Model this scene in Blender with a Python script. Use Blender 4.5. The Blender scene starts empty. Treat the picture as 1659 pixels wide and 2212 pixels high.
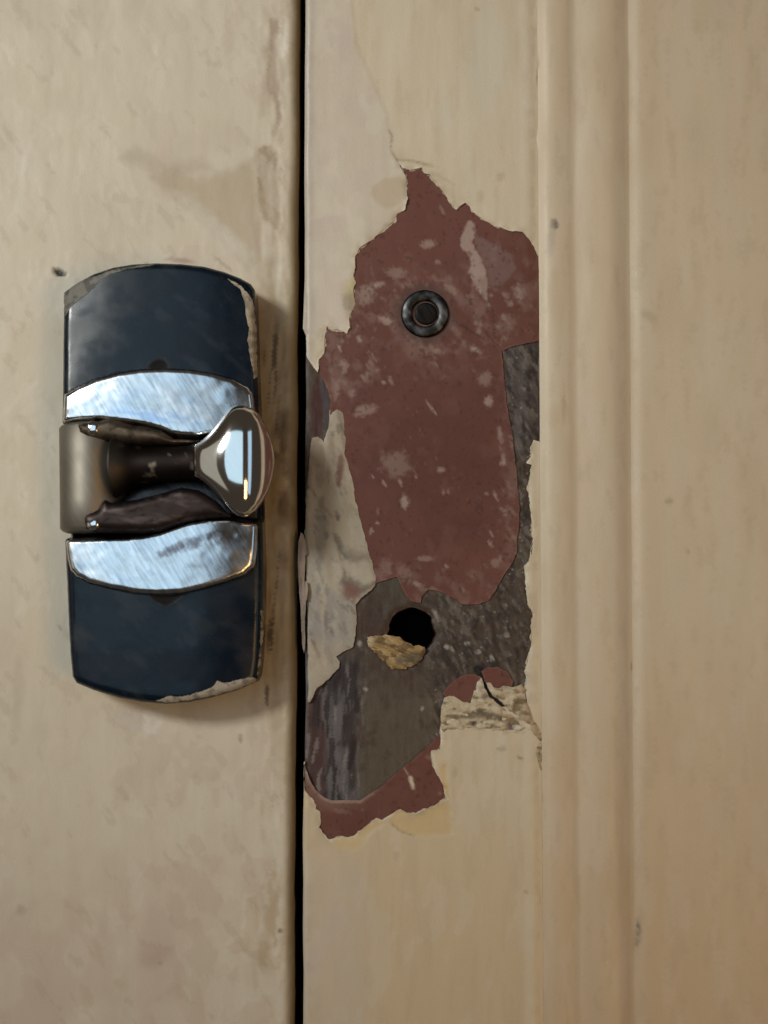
import bpy, math, random
import numpy as np
from mathutils import Vector, Matrix
from mathutils.geometry import delaunay_2d_cdt

random.seed(7)
np.random.seed(7)
MM = 0.001

# ------------------------------------------------------------------ camera
DIST = 260.0            # mm from the door to the lens
PITCH = math.radians(4.4)
ROLL = math.radians(0.2)
FRAME_H = 151.0         # mm of door seen from top to bottom
IW, IH = 1659.0, 2212.0  # survey grid laid over the doors (about 0.068 mm a step)
PXMM = FRAME_H / IH

scene = bpy.context.scene
fwd = Vector((0, math.cos(PITCH), math.sin(PITCH)))
cam_pos = -DIST * fwd
right = Vector((1, 0, 0))
up = right.cross(fwd)
Rr = Matrix.Rotation(ROLL, 3, fwd)
right, up = Rr @ right, Rr @ up
cd = bpy.data.cameras.new("camera")
cam = bpy.data.objects.new("camera", cd)
scene.collection.objects.link(cam)
M3 = Matrix((right, up, -fwd)).transposed()
cam.matrix_world = Matrix.Translation(cam_pos * MM) @ M3.to_4x4()
cd.sensor_fit = 'VERTICAL'
cd.sensor_height = 24.0
cd.lens = 24.0 * DIST / FRAME_H
cd.clip_start = 0.01
cd.clip_end = 50.0
cd.dof.use_dof = True
cd.dof.focus_distance = 0.258
cd.dof.aperture_fstop = 9.0
scene.camera = cam

# ------------------------------------------------------------------ world, lamps, exposure
world = bpy.data.worlds.new("World")
scene.world = world
world.use_nodes = True
bgn = world.node_tree.nodes["Background"]
bgn.inputs[0].default_value = (1.0, 0.80, 0.60, 1)
bgn.inputs[1].default_value = 0.045


def area(name, loc, target, sx, sy, radiance, col):
    ld = bpy.data.lights.new(name, 'AREA')
    ld.shape = 'RECTANGLE'
    ld.size, ld.size_y = sx, sy
    ld.energy = radiance * math.pi * sx * sy
    ld.color = col
    o = bpy.data.objects.new(name, ld)
    scene.collection.objects.link(o)
    o.location = loc
    o.rotation_euler = (Vector(target) - Vector(loc)).to_track_quat('-Z', 'Y').to_euler()
    return o


def spot(name, loc, target, power, col, half_deg, blend, radius):
    ld = bpy.data.lights.new(name, 'SPOT')
    ld.energy, ld.color = power, col
    ld.spot_size = math.radians(half_deg * 2)
    ld.spot_blend = blend
    ld.shadow_soft_size = radius
    o = bpy.data.objects.new(name, ld)
    scene.collection.objects.link(o)
    o.location = loc
    o.rotation_euler = (Vector(target) - Vector(loc)).to_track_quat('-Z', 'Y').to_euler()
    return o


area("window_light", (-0.32, -1.30, 0.22), (0, 0, 0), 0.80, 0.76, 1.05, (0.58, 0.82, 1.0))
area("added_left_fill", (-1.30, -0.70, 0.05), (0, 0, 0), 1.0, 1.2, 0.30, (1.0, 0.98, 0.84))  # added panel of light, gives the lever head a pale reflection
area("side_window_light", (0.95, -0.72, 0.10), (0, 0, 0), 0.36, 0.8, 0.85, (0.50, 0.76, 1.0))
area("low_lamp", (0.46, -0.82, -0.22), (0, 0, 0), 0.26, 0.34, 6.7, (1.0, 0.57, 0.20))
spot("added_key_spot", (-0.50, -0.65, 0.26), (-0.044, 0, 0.054), 18.2, (0.97, 0.97, 0.92), 9.75, 0.42, 0.085)  # added spot; its cone edge stands in for a shadow at lower right

vs = scene.view_settings
vs.view_transform = 'Standard'
vs.look = 'None'
vs.exposure = 0.0
vs.gamma = 1.0
scene.cycles.max_bounces = 8
scene.render.filter_size = 1.6 if hasattr(scene.render, "filter_size") else 1.5


# ------------------------------------------------------------------ survey grid -> door plane
CP = np.array(cam_pos)
RV, UV, FV = np.array(right), np.array(up), np.array(fwd)


def place(u, v, h):
    """a point surveyed at (u, v) on the plane h mm in front of the door face -> x, y, z in mm"""
    u = np.asarray(u, float)
    v = np.asarray(v, float)
    h = np.broadcast_to(np.asarray(h, float), u.shape)
    a = (u - IW / 2) * PXMM / DIST
    b = (IH / 2 - v) * PXMM / DIST
    d = FV[None, :] + a.reshape(-1, 1) * RV[None, :] + b.reshape(-1, 1) * UV[None, :]
    t = (-h.reshape(-1) - CP[1]) / d[:, 1]
    return CP[None, :] + d * t[:, None]


def crop(x0, y0, w, ow):
    k = w / ow
    return lambda pts: [((x0 + k * p[0]) / 1.8228, (y0 + k * p[1]) / 1.8228) for p in pts]


C1 = crop(180, 980, 1040, 1659)
C2 = crop(180, 1400, 1040, 1659)
C3 = crop(180, 2050, 1040, 1659)
C4 = crop(1180, 500, 1060, 1659)
C5 = crop(1180, 1300, 1060, 1659)
C6 = crop(1180, 2100, 1060, 1659)
C7 = crop(1180, 2600, 1060, 1659)
CK = crop(1650, 2550, 600, 1659)
CL = crop(0, 0, 1300, 1659)
CB = crop(0, 2700, 1300, 1659)
CR = crop(1900, 1200, 1124, 1554)
CS = crop(1180, 1800, 420, 1327)
CE = crop(950, 1100, 400, 983)
CF = crop(950, 2000, 400, 885)
KC = 1060 / 1659 / 1.8228    # size of one step of C4..C7
K2 = 1040 / 1659 / 1.8228    # size of one step of C1..C3


# ------------------------------------------------------------------ noise
def _hash(ix, iy, seed):
    n = (ix * 374761393 + iy * 668265263 + seed * 69069 * 977) & 0xffffffff
    n = ((n ^ (n >> 13)) * 1274126177) & 0xffffffff
    n = ((n ^ (n >> 15)) * 1103515245) & 0xffffffff
    return ((n ^ (n >> 16)) & 0xffffff) / float(0xffffff)


def vnoise(x, y, seed=0):
    ix = np.floor(x).astype(np.int64)
    iy = np.floor(y).astype(np.int64)
    fx, fy = x - ix, y - iy
    fx = fx * fx * fx * (fx * (fx * 6 - 15) + 10)
    fy = fy * fy * fy * (fy * (fy * 6 - 15) + 10)
    a, b = _hash(ix, iy, seed), _hash(ix + 1, iy, seed)
    c, d = _hash(ix, iy + 1, seed), _hash(ix + 1, iy + 1, seed)
    return (a + (b - a) * fx) * (1 - fy) + (c + (d - c) * fx) * fy


def fbm(x, y, octv=4, seed=0, gain=0.5):
    x = np.asarray(x, float)
    y = np.asarray(y, float)
    s, a, t = np.zeros(np.broadcast(x, y).shape), 1.0, 0.0
    for o in range(octv):
        s = s + a * vnoise(x, y, seed + o * 17)
        t += a
        a *= gain
        x, y = x * 2.03 + 13.7, y * 2.03 + 7.1
    return s / t


def sstep(a, b, x):
    t = np.clip((x - a) / (b - a), 0, 1)
    return t * t * (3 - 2 * t)


def gn(u, v, su, sv, ang=0, octv=4, seed=0):
    """stretched noise: grain size su, sv with its long axis turned by ang degrees"""
    c, s = math.cos(math.radians(ang)), math.sin(math.radians(ang))
    return fbm((u * c + v * s) / su, (-u * s + v * c) / sv, octv, seed)


def blob(u, v, cu, cv, ru, rv, ang=0, soft=0.35, rough=0.5, grain=0.6, seed=0):
    """soft ragged ellipse, 1 inside, 0 outside"""
    c, s = math.cos(math.radians(ang)), math.sin(math.radians(ang))
    x, y = u - cu, v - cv
    p, q = (x * c + y * s) / ru, (-x * s + y * c) / rv
    g = grain * max(6.0, (ru + rv) * 0.25)
    r = np.sqrt(p * p + q * q) + rough * (fbm(u / g, v / g, 3, seed + int(cu) * 3 + int(cv)) - 0.5) * 2
    return 1 - sstep(1 - soft, 1 + soft * 0.4, r)


def inside(poly, u, v):
    P = np.asarray(poly, float)
    res = np.zeros(u.shape, bool)
    x0, y0 = P[:, 0], P[:, 1]
    x1, y1 = np.roll(x0, -1), np.roll(y0, -1)
    B = 20000
    for i in range(0, len(u), B):
        uu, vv = u[i:i + B, None], v[i:i + B, None]
        c = (y0[None] > vv) != (y1[None] > vv)
        xi = x0[None] + (vv - y0[None]) * ((x1 - x0) / np.where(y1 == y0, 1e-9, y1 - y0))[None]
        res[i:i + B] = (np.sum(c & (uu < xi), axis=1) % 2) == 1
    return res


def seg_dist(poly, u, v, closed=True):
    P = np.asarray(poly, float)
    A = P if closed else P[:-1]
    Q = np.roll(P, -1, axis=0) if closed else P[1:]
    D = Q - A
    L2 = np.maximum((D ** 2).sum(1), 1e-12)
    out = np.empty(u.shape)
    B = 6000
    for i in range(0, len(u), B):
        uu, vv = u[i:i + B, None], v[i:i + B, None]
        t = np.clip(((uu - A[None, :, 0]) * D[None, :, 0] + (vv - A[None, :, 1]) * D[None, :, 1]) / L2[None], 0, 1)
        dx = uu - A[None, :, 0] - t * D[None, :, 0]
        dy = vv - A[None, :, 1] - t * D[None, :, 1]
        out[i:i + B] = np.sqrt((dx * dx + dy * dy).min(1))
    return out


def sdf(poly, u, v):
    d = seg_dist(poly, u, v)
    return np.where(inside(poly, u, v), d, -d)


def ragged(poly, amp=3.0, step=4.0, seed=0, scale=14.0, lock=None, closed=True, bias=0.0):
    """resample a traced outline and break its edge up; lock(u, v) -> True keeps a point where it is"""
    out = []
    P = [tuple(map(float, p)) for p in poly]
    n = len(P)
    for i in range(n if closed else n - 1):
        a, b = P[i], P[(i + 1) % n]
        L = math.hypot(b[0] - a[0], b[1] - a[1])
        if L < 1e-6:
            continue
        free = not (lock and lock(*a) and lock(*b))
        m = max(1, int(round(L / (step if free else 40.0))))
        nx, ny = -(b[1] - a[1]) / L, (b[0] - a[0]) / L
        for k in range(m):
            t = k / m
            x, y = a[0] + (b[0] - a[0]) * t, a[1] + (b[1] - a[1]) * t
            if free and not (lock and lock(x, y)):
                o = (float(fbm(np.array([x / scale]), np.array([y / scale]), 3, seed)[0]) - 0.5) * 2 * amp
                o += (float(fbm(np.array([x / 4.0]), np.array([y / 4.0]), 1, seed + 5)[0]) - 0.5) * amp * 0.5
                o += bias
                x, y = x + nx * o, y + ny * o
            out.append((x, y))
    if not closed:
        out.append(P[-1])
    return out


# ------------------------------------------------------------------ object helpers
COL = scene.collection


def thing(name, label, cat, loc_mm, group=None):
    o = bpy.data.objects.new(name, None)
    COL.objects.link(o)
    o.empty_display_size = 0.01
    o.location = [c * MM for c in loc_mm]
    o["label"], o["category"] = label, cat
    if group:
        o["group"] = group
    return o


def link_mesh(name, verts_mm, faces, mat, parent, col=None, smooth=None, label=None):
    """verts in mm in door coordinates -> one mesh object under parent"""
    off = np.zeros(3)
    p = parent
    while p is not None:
        off = off + np.array(p.location) / MM
        p = p.parent
    V = (np.asarray(verts_mm, float) - off) * MM
    me = bpy.data.meshes.new(name)
    me.from_pydata(V.tolist(), [], faces)
    if smooth is not None:
        sm = np.zeros(len(me.polygons), bool)
        sm[:] = smooth
        me.polygons.foreach_set("use_smooth", sm)
    if col is not None:
        at = me.color_attributes.new("Col", 'FLOAT_COLOR', 'POINT')
        at.data.foreach_set("color", np.asarray(col, np.float32).ravel())
    me.materials.append(mat)
    me.update()
    o = bpy.data.objects.new(name, me)
    COL.objects.link(o)
    o.parent = parent
    if label:
        o["label"] = label
    return o


def mesh2d(outer, holes, spacing, extra=None, dens=None):
    """triangulate an outline with inner points -> points (N,2), triangles (M,3)"""
    O = np.asarray(outer, float)
    u0, v0 = O.min(0)
    u1, v1 = O.max(0)
    gu = np.arange(u0 + spacing * 0.5, u1, spacing)
    gv = np.arange(v0 + spacing * 0.5, v1, spacing * 0.866)
    U, V = np.meshgrid(gu, gv)
    U = U + (np.arange(len(gv)) % 2)[:, None] * spacing * 0.5
    U, V = U.ravel(), V.ravel()
    U = U + (np.random.rand(len(U)) - 0.5) * spacing * 0.25
    V = V + (np.random.rand(len(V)) - 0.5) * spacing * 0.25
    if dens is not None:
        k = np.random.rand(len(U)) < dens(U, V)
        U, V = U[k], V[k]
    ins = inside(outer, U, V)
    for h in holes:
        ins &= ~inside(h, U, V)
    U, V = U[ins], V[ins]
    allb = [np.asarray(outer, float)] + [np.asarray(h, float) for h in holes]
    d = np.full(len(U), 1e9)
    for b in allb:
        d = np.minimum(d, seg_dist(b, U, V))
    k = d > spacing * 0.45
    U, V = U[k], V[k]
    pts, edges = [], []
    for b in allb:
        s = len(pts)
        pts += [tuple(p) for p in b]
        edges += [(s + i, s + (i + 1) % len(b)) for i in range(len(b))]
    pts += list(zip(U.tolist(), V.tolist()))
    if extra is not None:
        pts += extra
    vc, _, fc, _, _, _ = delaunay_2d_cdt([Vector(p) for p in pts], edges, [], 0, 1e-4, False)
    P = np.array([(p[0], p[1]) for p in vc])
    T = np.array([tuple(f) for f in fc if len(f) == 3], int)
    c = P[T].mean(1)
    k = inside(outer, c[:, 0], c[:, 1])
    for h in holes:
        k &= ~inside(h, c[:, 0], c[:, 1])
    T = T[k]
    # drop slivers of unused points
    used = np.unique(T)
    re = -np.ones(len(P), int)
    re[used] = np.arange(len(used))
    P, T = P[used], re[T]
    a = P[T[:, 1]] - P[T[:, 0]]
    b = P[T[:, 2]] - P[T[:, 0]]
    cr = a[:, 0] * b[:, 1] - a[:, 1] * b[:, 0]
    T[cr < 0] = T[cr < 0][:, ::-1]       # v grows downwards, so flip below to face the viewer
    return P, T


def sheet(name, parent, mat, outer, hfun, cfun, spacing=5.0, holes=(), wall=0.5, base=0.0, dens=None, edgecol=None, label=None):
    """a layer with real thickness: front surface hfun (mm in front of the door face), walls going wall mm back"""
    P, T = mesh2d(outer, list(holes), spacing, dens=dens)
    u, v = P[:, 0], P[:, 1]
    d = np.full(len(u), 1e9)
    for b in [outer] + list(holes):
        d = np.minimum(d, seg_dist(b, u, v))
    h = hfun(u, v, d)
    X = place(u, v, base)
    X[:, 1] = -h
    col = cfun(u, v, d)
    # boundary
    E = {}
    for t in T:
        for i in range(3):
            a, b = int(t[i]), int(t[(i + 1) % 3])
            E[(a, b)] = 1
    bnd = [(a, b) for (a, b) in E if (b, a) not in E]
    n = len(X)
    bi = sorted({a for e in bnd for a in e})
    mp = {a: i for i, a in enumerate(bi)}
    m = len(bi)
    F1 = X[bi].copy()
    F2 = X[bi].copy()
    F2[:, 1] += wall
    V = np.concatenate([X, F1, F2])
    ec = col[bi].copy()
    if edgecol is not None:
        ec[:, :3] = ec[:, :3] * 0.25 + np.array(edgecol)[None, :3] * 0.75
    C = np.concatenate([col, ec, ec])
    faces = [tuple(t) for t in T.tolist()]
    nf = len(faces)
    for a, b in bnd:
        i, j = n + mp[a], n + mp[b]
        faces.append((j, i, i + m, j + m))
    sm = np.ones(len(faces), bool)
    return link_mesh(name, V, faces, mat, parent, C, sm, label)


def mixc(c, m, col):
    col = np.asarray(col, float)
    return c * (1 - m[:, None]) + col[None, :] * m[:, None]


def rgba(c, rough):
    r = np.broadcast_to(np.asarray(rough, float), (len(c),))
    return np.concatenate([np.clip(c, 0, 1), r[:, None]], 1)


def lathe(name, parent, mat, prof, axis_o, axis_d, side, n=64, squash=1.0, col=None, label=None):
    """prof: (distance along axis, radius) in mm"""
    a = np.array(axis_d, float)
    a /= np.linalg.norm(a)
    s = np.array(side, float)
    s -= a * s.dot(a)
    s /= np.linalg.norm(s)
    t = np.cross(a, s)
    V, F = [], []
    for (x, r) in prof:
        for k in range(n):
            w = 2 * math.pi * k / n
            V.append(np.array(axis_o) + a * x + s * r * math.cos(w) + t * r * math.sin(w) * squash)
    for i in range(len(prof) - 1):
        for k in range(n):
            q = (k + 1) % n
            F.append((i * n + k, i * n + q, (i + 1) * n + q, (i + 1) * n + k))
    F.append(tuple(range(n))[::-1])
    F.append(tuple((len(prof) - 1) * n + k for k in range(n)))
    c = None
    if callable(col):
        c = np.array([col(i, k / n) for i in range(len(prof)) for k in range(n)])
    elif col is not None:
        c = np.tile(np.array(col, float), (len(V), 1))
    return link_mesh(name, V, F, mat, parent, c, True, label)


# ------------------------------------------------------------------ materials
def new_mat(name):
    m = bpy.data.materials.new(name)
    m.use_nodes = True
    nt = m.node_tree
    b = nt.nodes["Principled BSDF"]
    return m, nt, b


def node(nt, kind, **kw):
    n = nt.nodes.new(kind)
    for k, v in kw.items():
        setattr(n, k, v)
    return n


def noise_at(nt, scale, stretch=(1, 1, 1), detail=4, rot=(0, 0, 0)):
    tc = node(nt, 'ShaderNodeTexCoord')
    mp = node(nt, 'ShaderNodeMapping')
    mp.inputs['Scale'].default_value = stretch
    if any(rot):
        m0 = node(nt, 'ShaderNodeMapping')
        m0.inputs['Rotation'].default_value = rot
        nt.links.new(tc.outputs['Object'], m0.inputs['Vector'])
    nz = node(nt, 'ShaderNodeTexNoise')
    nz.inputs['Scale'].default_value = scale
    nz.inputs['Detail'].default_value = detail
    nt.links.new(m0.outputs['Vector'] if any(rot) else tc.outputs['Object'], mp.inputs['Vector'])
    nt.links.new(mp.outputs['Vector'], nz.inputs['Vector'])
    return nz


def coat_mat(name, grain=900.0, stretch=(1, 1, 0.25), bump=0.25, dist=0.00012, var=0.10, spec=0.5, fine=5000.0):
    """paint, wood or filler: colour and gloss from the surface's own attribute, fine grain from noise"""
    m, nt, b = new_mat(name)
    at = node(nt, 'ShaderNodeAttribute', attribute_name="Col")
    n1 = noise_at(nt, grain, stretch)
    n2 = noise_at(nt, fine, (1, 1, 1), 2)
    mr = node(nt, 'ShaderNodeMapRange')
    mr.inputs['From Min'].default_value = 0.25
    mr.inputs['From Max'].default_value = 0.75
    mr.inputs['To Min'].default_value = 1 - var
    mr.inputs['To Max'].default_value = 1 + var
    ad = node(nt, 'ShaderNodeMath', operation='ADD')
    ad.inputs[1].default_value = 0
    mu = node(nt, 'ShaderNodeMath', operation='MULTIPLY')
    mu.inputs[1].default_value = 0.5
    nt.links.new(n1.outputs['Fac'], ad.inputs[0])
    nt.links.new(n2.outputs['Fac'], ad.inputs[1])
    nt.links.new(ad.outputs[0], mu.inputs[0])
    nt.links.new(mu.outputs[0], mr.inputs['Value'])
    vm = node(nt, 'ShaderNodeVectorMath', operation='SCALE')
    nt.links.new(at.outputs['Color'], vm.inputs[0])
    nt.links.new(mr.outputs[0], vm.inputs['Scale'])
    nt.links.new(vm.outputs[0], b.inputs['Base Color'])
    nt.links.new(at.outputs['Alpha'], b.inputs['Roughness'])
    bp = node(nt, 'ShaderNodeBump')
    bp.inputs['Strength'].default_value = bump
    bp.inputs['Distance'].default_value = dist
    nt.links.new(mu.outputs[0], bp.inputs['Height'])
    nt.links.new(bp.outputs['Normal'], b.inputs['Normal'])
    b.inputs['Specular IOR Level'].default_value = spec
    return m


def chrome_mat(name, base, r0, r1, scratch=0.4):
    m, nt, b = new_mat(name)
    b.inputs['Metallic'].default_value = 1.0
    at = node(nt, 'ShaderNodeAttribute', attribute_name="Col")
    n1 = noise_at(nt, 700.0, (3.6, 1, 0.42), 5, (0, math.radians(32), 0))
    n2 = noise_at(nt, 160.0, (1, 1, 1), 4)
    mr = node(nt, 'ShaderNodeMapRange')
    mr.inputs['From Min'].default_value = 0.3
    mr.inputs['From Max'].default_value = 0.7
    mr.inputs['To Min'].default_value = r0
    mr.inputs['To Max'].default_value = r1
    nt.links.new(n2.outputs['Fac'], mr.inputs['Value'])
    nt.links.new(mr.outputs[0], b.inputs['Roughness'])
    mv = node(nt, 'ShaderNodeMapRange')
    mv.inputs['From Min'].default_value = 0.3
    mv.inputs['From Max'].default_value = 0.7
    mv.inputs['To Min'].default_value = 1 - scratch * 0.5
    mv.inputs['To Max'].default_value = 1.0 + scratch * 0.3
    nt.links.new(n1.outputs['Fac'], mv.inputs['Value'])
    vm = node(nt, 'ShaderNodeVectorMath', operation='SCALE')
    nt.links.new(at.outputs['Color'], vm.inputs[0])
    nt.links.new(mv.outputs[0], vm.inputs['Scale'])
    nt.links.new(vm.outputs[0], b.inputs['Base Color'])
    bp = node(nt, 'ShaderNodeBump')
    bp.inputs['Strength'].default_value = 0.25 * scratch
    bp.inputs['Distance'].default_value = 0.00005
    nt.links.new(n1.outputs['Fac'], bp.inputs['Height'])
    nt.links.new(bp.outputs['Normal'], b.inputs['Normal'])
    return m


M_CREAM = coat_mat("cream_gloss_paint", 420.0, (1, 1, 0.16), 0.42, 0.00012, 0.06)
M_RED = coat_mat("red_oxide_paint", 900.0, (1, 1, 0.6), 0.30, 0.00008, 0.10, 0.3)
M_BARE = coat_mat("old_dark_wood", 1400.0, (1, 1, 0.3), 0.6, 0.00014, 0.22, 0.35)
M_CRUST = coat_mat("crumbling_filler", 1500.0, (1, 1, 1), 0.7, 0.00022, 0.16)
M_WOOD = coat_mat("torn_wood", 1200.0, (0.4, 1, 1.2), 0.8, 0.0002, 0.22)
M_BLACK = coat_mat("black_enamel", 700.0, (1, 1, 1), 0.05, 0.00003, 0.10, 0.34)
M_CHROME = chrome_mat("worn_chrome", 0.75, 0.10, 0.30, 0.55)
M_LEVER = chrome_mat("lever_chrome", 0.75, 0.05, 0.12, 0.06)
M_DULL = chrome_mat("dull_nickel", 0.4, 0.50, 0.62, 0.15)
M_STEEL = chrome_mat("dark_steel", 0.4, 0.42, 0.62, 0.9)

# =================================================================== THE LEFT DOOR
EDGE_L = lambda v: 647.0 - 12.0 * (v / IH) + 1.0 * np.sin(v / 170.0) + 0.6 * np.sin(v / 47.0 + 1.0)      # right edge of the left door
EDGE_R = lambda v: 659.5 - 5.0 * (v / IH) + 0.9 * np.sin(v / 120.0 + 2.0) + 0.7 * np.sin(v / 33.0)      # left edge of the right door

left_door = thing("cupboard_leaf", "pale cream door on the left, scuffed, carrying the black and chrome catch", "door", (-40, 20, -95))

ledge = [(EDGE_L(v), v) for v in np.arange(-200, 2421, 12)]
lpoly = [(-220, -200)] + [(float(x + (fbm(np.array([y / 40.0]), np.array([0.3]), 3, 4)[0] - 0.5) * 3.0), y) for x, y in ledge] + [(-220, 2420)]

# patches where a coat has come off or been touched up: (outline, depth mm, colour shift target, strength)
strip1 = CL([(1355, 90), (1400, 95), (1408, 250), (1402, 400), (1405, 500), (1415, 560), (1405, 640), (1380, 700), (1370, 660), (1392, 600), (1385, 520), (1345, 450), (1345, 250), (1360, 180)])
strip2 = CL([(1290, 740), (1350, 725), (1400, 750), (1420, 850), (1405, 950), (1410, 1060), (1418, 1130), (1400, 1160), (1330, 1100), (1300, 1000), (1295, 860)])
stain1 = CL([(760, 890), (900, 1010), (1060, 1160), (1250, 1360), (1330, 1330), (1320, 1120), (1290, 960), (1290, 780), (1180, 850), (1000, 900), (900, 850)])
stain2 = CL([(590, 800), (690, 735), (790, 780), (850, 830), (900, 810), (1010, 800), (1080, 850), (940, 880), (780, 880), (700, 830)])
patch_lo = CB([(590, 100), (720, 110), (830, 110), (810, 190), (770, 240), (690, 240), (610, 215), (560, 180)])
patch_lo2 = CB([(720, 125), (830, 115), (815, 185), (765, 240), (715, 235)])
drip1 = CB([(1240, 1060), (1290, 1060), (1300, 1300), (1350, 1340), (1400, 1350), (1390, 1420), (1310, 1400), (1240, 1330), (1160, 1340), (1130, 1310), (1220, 1250)])
drip2 = CB([(1330, 950), (1370, 900), (1400, 1000), (1380, 1180), (1400, 1290), (1350, 1330), (1310, 1250), (1320, 1080)])
smudge_lo = CB([(700, 1210), (760, 1100), (860, 1130), (865, 1330), (780, 1420), (700, 1400)])
rim_right = CE([(160, 320), (240, 300), (300, 360), (330, 560), (350, 760), (340, 980), (300, 1060), (240, 1100), (180, 1020), (170, 700)])


def left_h(u, v, d):
    e = EDGE_L(v) - u
    h = 0.10 * (fbm(u / 240, v / 330, 3, 31) - 0.5) * 2
    h += 0.05 * (gn(u, v, 30, 90, 0, 4, 12) - 0.5) * 2
    h += 0.03 * sstep(0.575, 0.600, fbm(u / 70, v / 95, 5, 61)) - 0.03 * sstep(0.60, 0.63, gn(u, v, 60, 120, -25, 5, 62))
    h += 0.16 * sstep(130, 25, e) * (gn(u, v, 16, 55, 0, 4, 14) - 0.5) * 2
    w = fbm(u / 14, v / 14, 3, 9) * 8 - 4
    for pl, dp in ((strip1, -0.10), (strip2, -0.10), (stain1, -0.05), (stain2, -0.04), (patch_lo, -0.04), (drip1, 0.10), (drip2, 0.08), (rim_right, 0.08)):
        h += dp * sstep(-3, 3, sdf(pl, u, v) + w)
    # crusty build-up of paint beside the catch
    m = blob(u, v, 600, 860, 34, 260, 0, 0.5, 0.3)
    h += m * 0.30 * (gn(u, v, 10, 60, 4, 4, 40) - 0.35)
    m = blob(u, v, 598, 1330, 22, 190, 0, 0.5, 0.3)
    h += m * 0.25 * (gn(u, v, 9, 50, -4, 4, 41) - 0.35)
    # chip above the left shoulder of the catch
    h -= 0.7 * blob(u, v, 127, 588, 15, 7, 22, 0.4, 0.25)
    # eased edge
    rr = 24.0
    t = np.clip(e / rr, 0, 1)
    h -= (1 - np.sqrt(np.clip(1 - (1 - t) ** 2, 0, 1))) * rr * PXMM * 1.1
    return h


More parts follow.
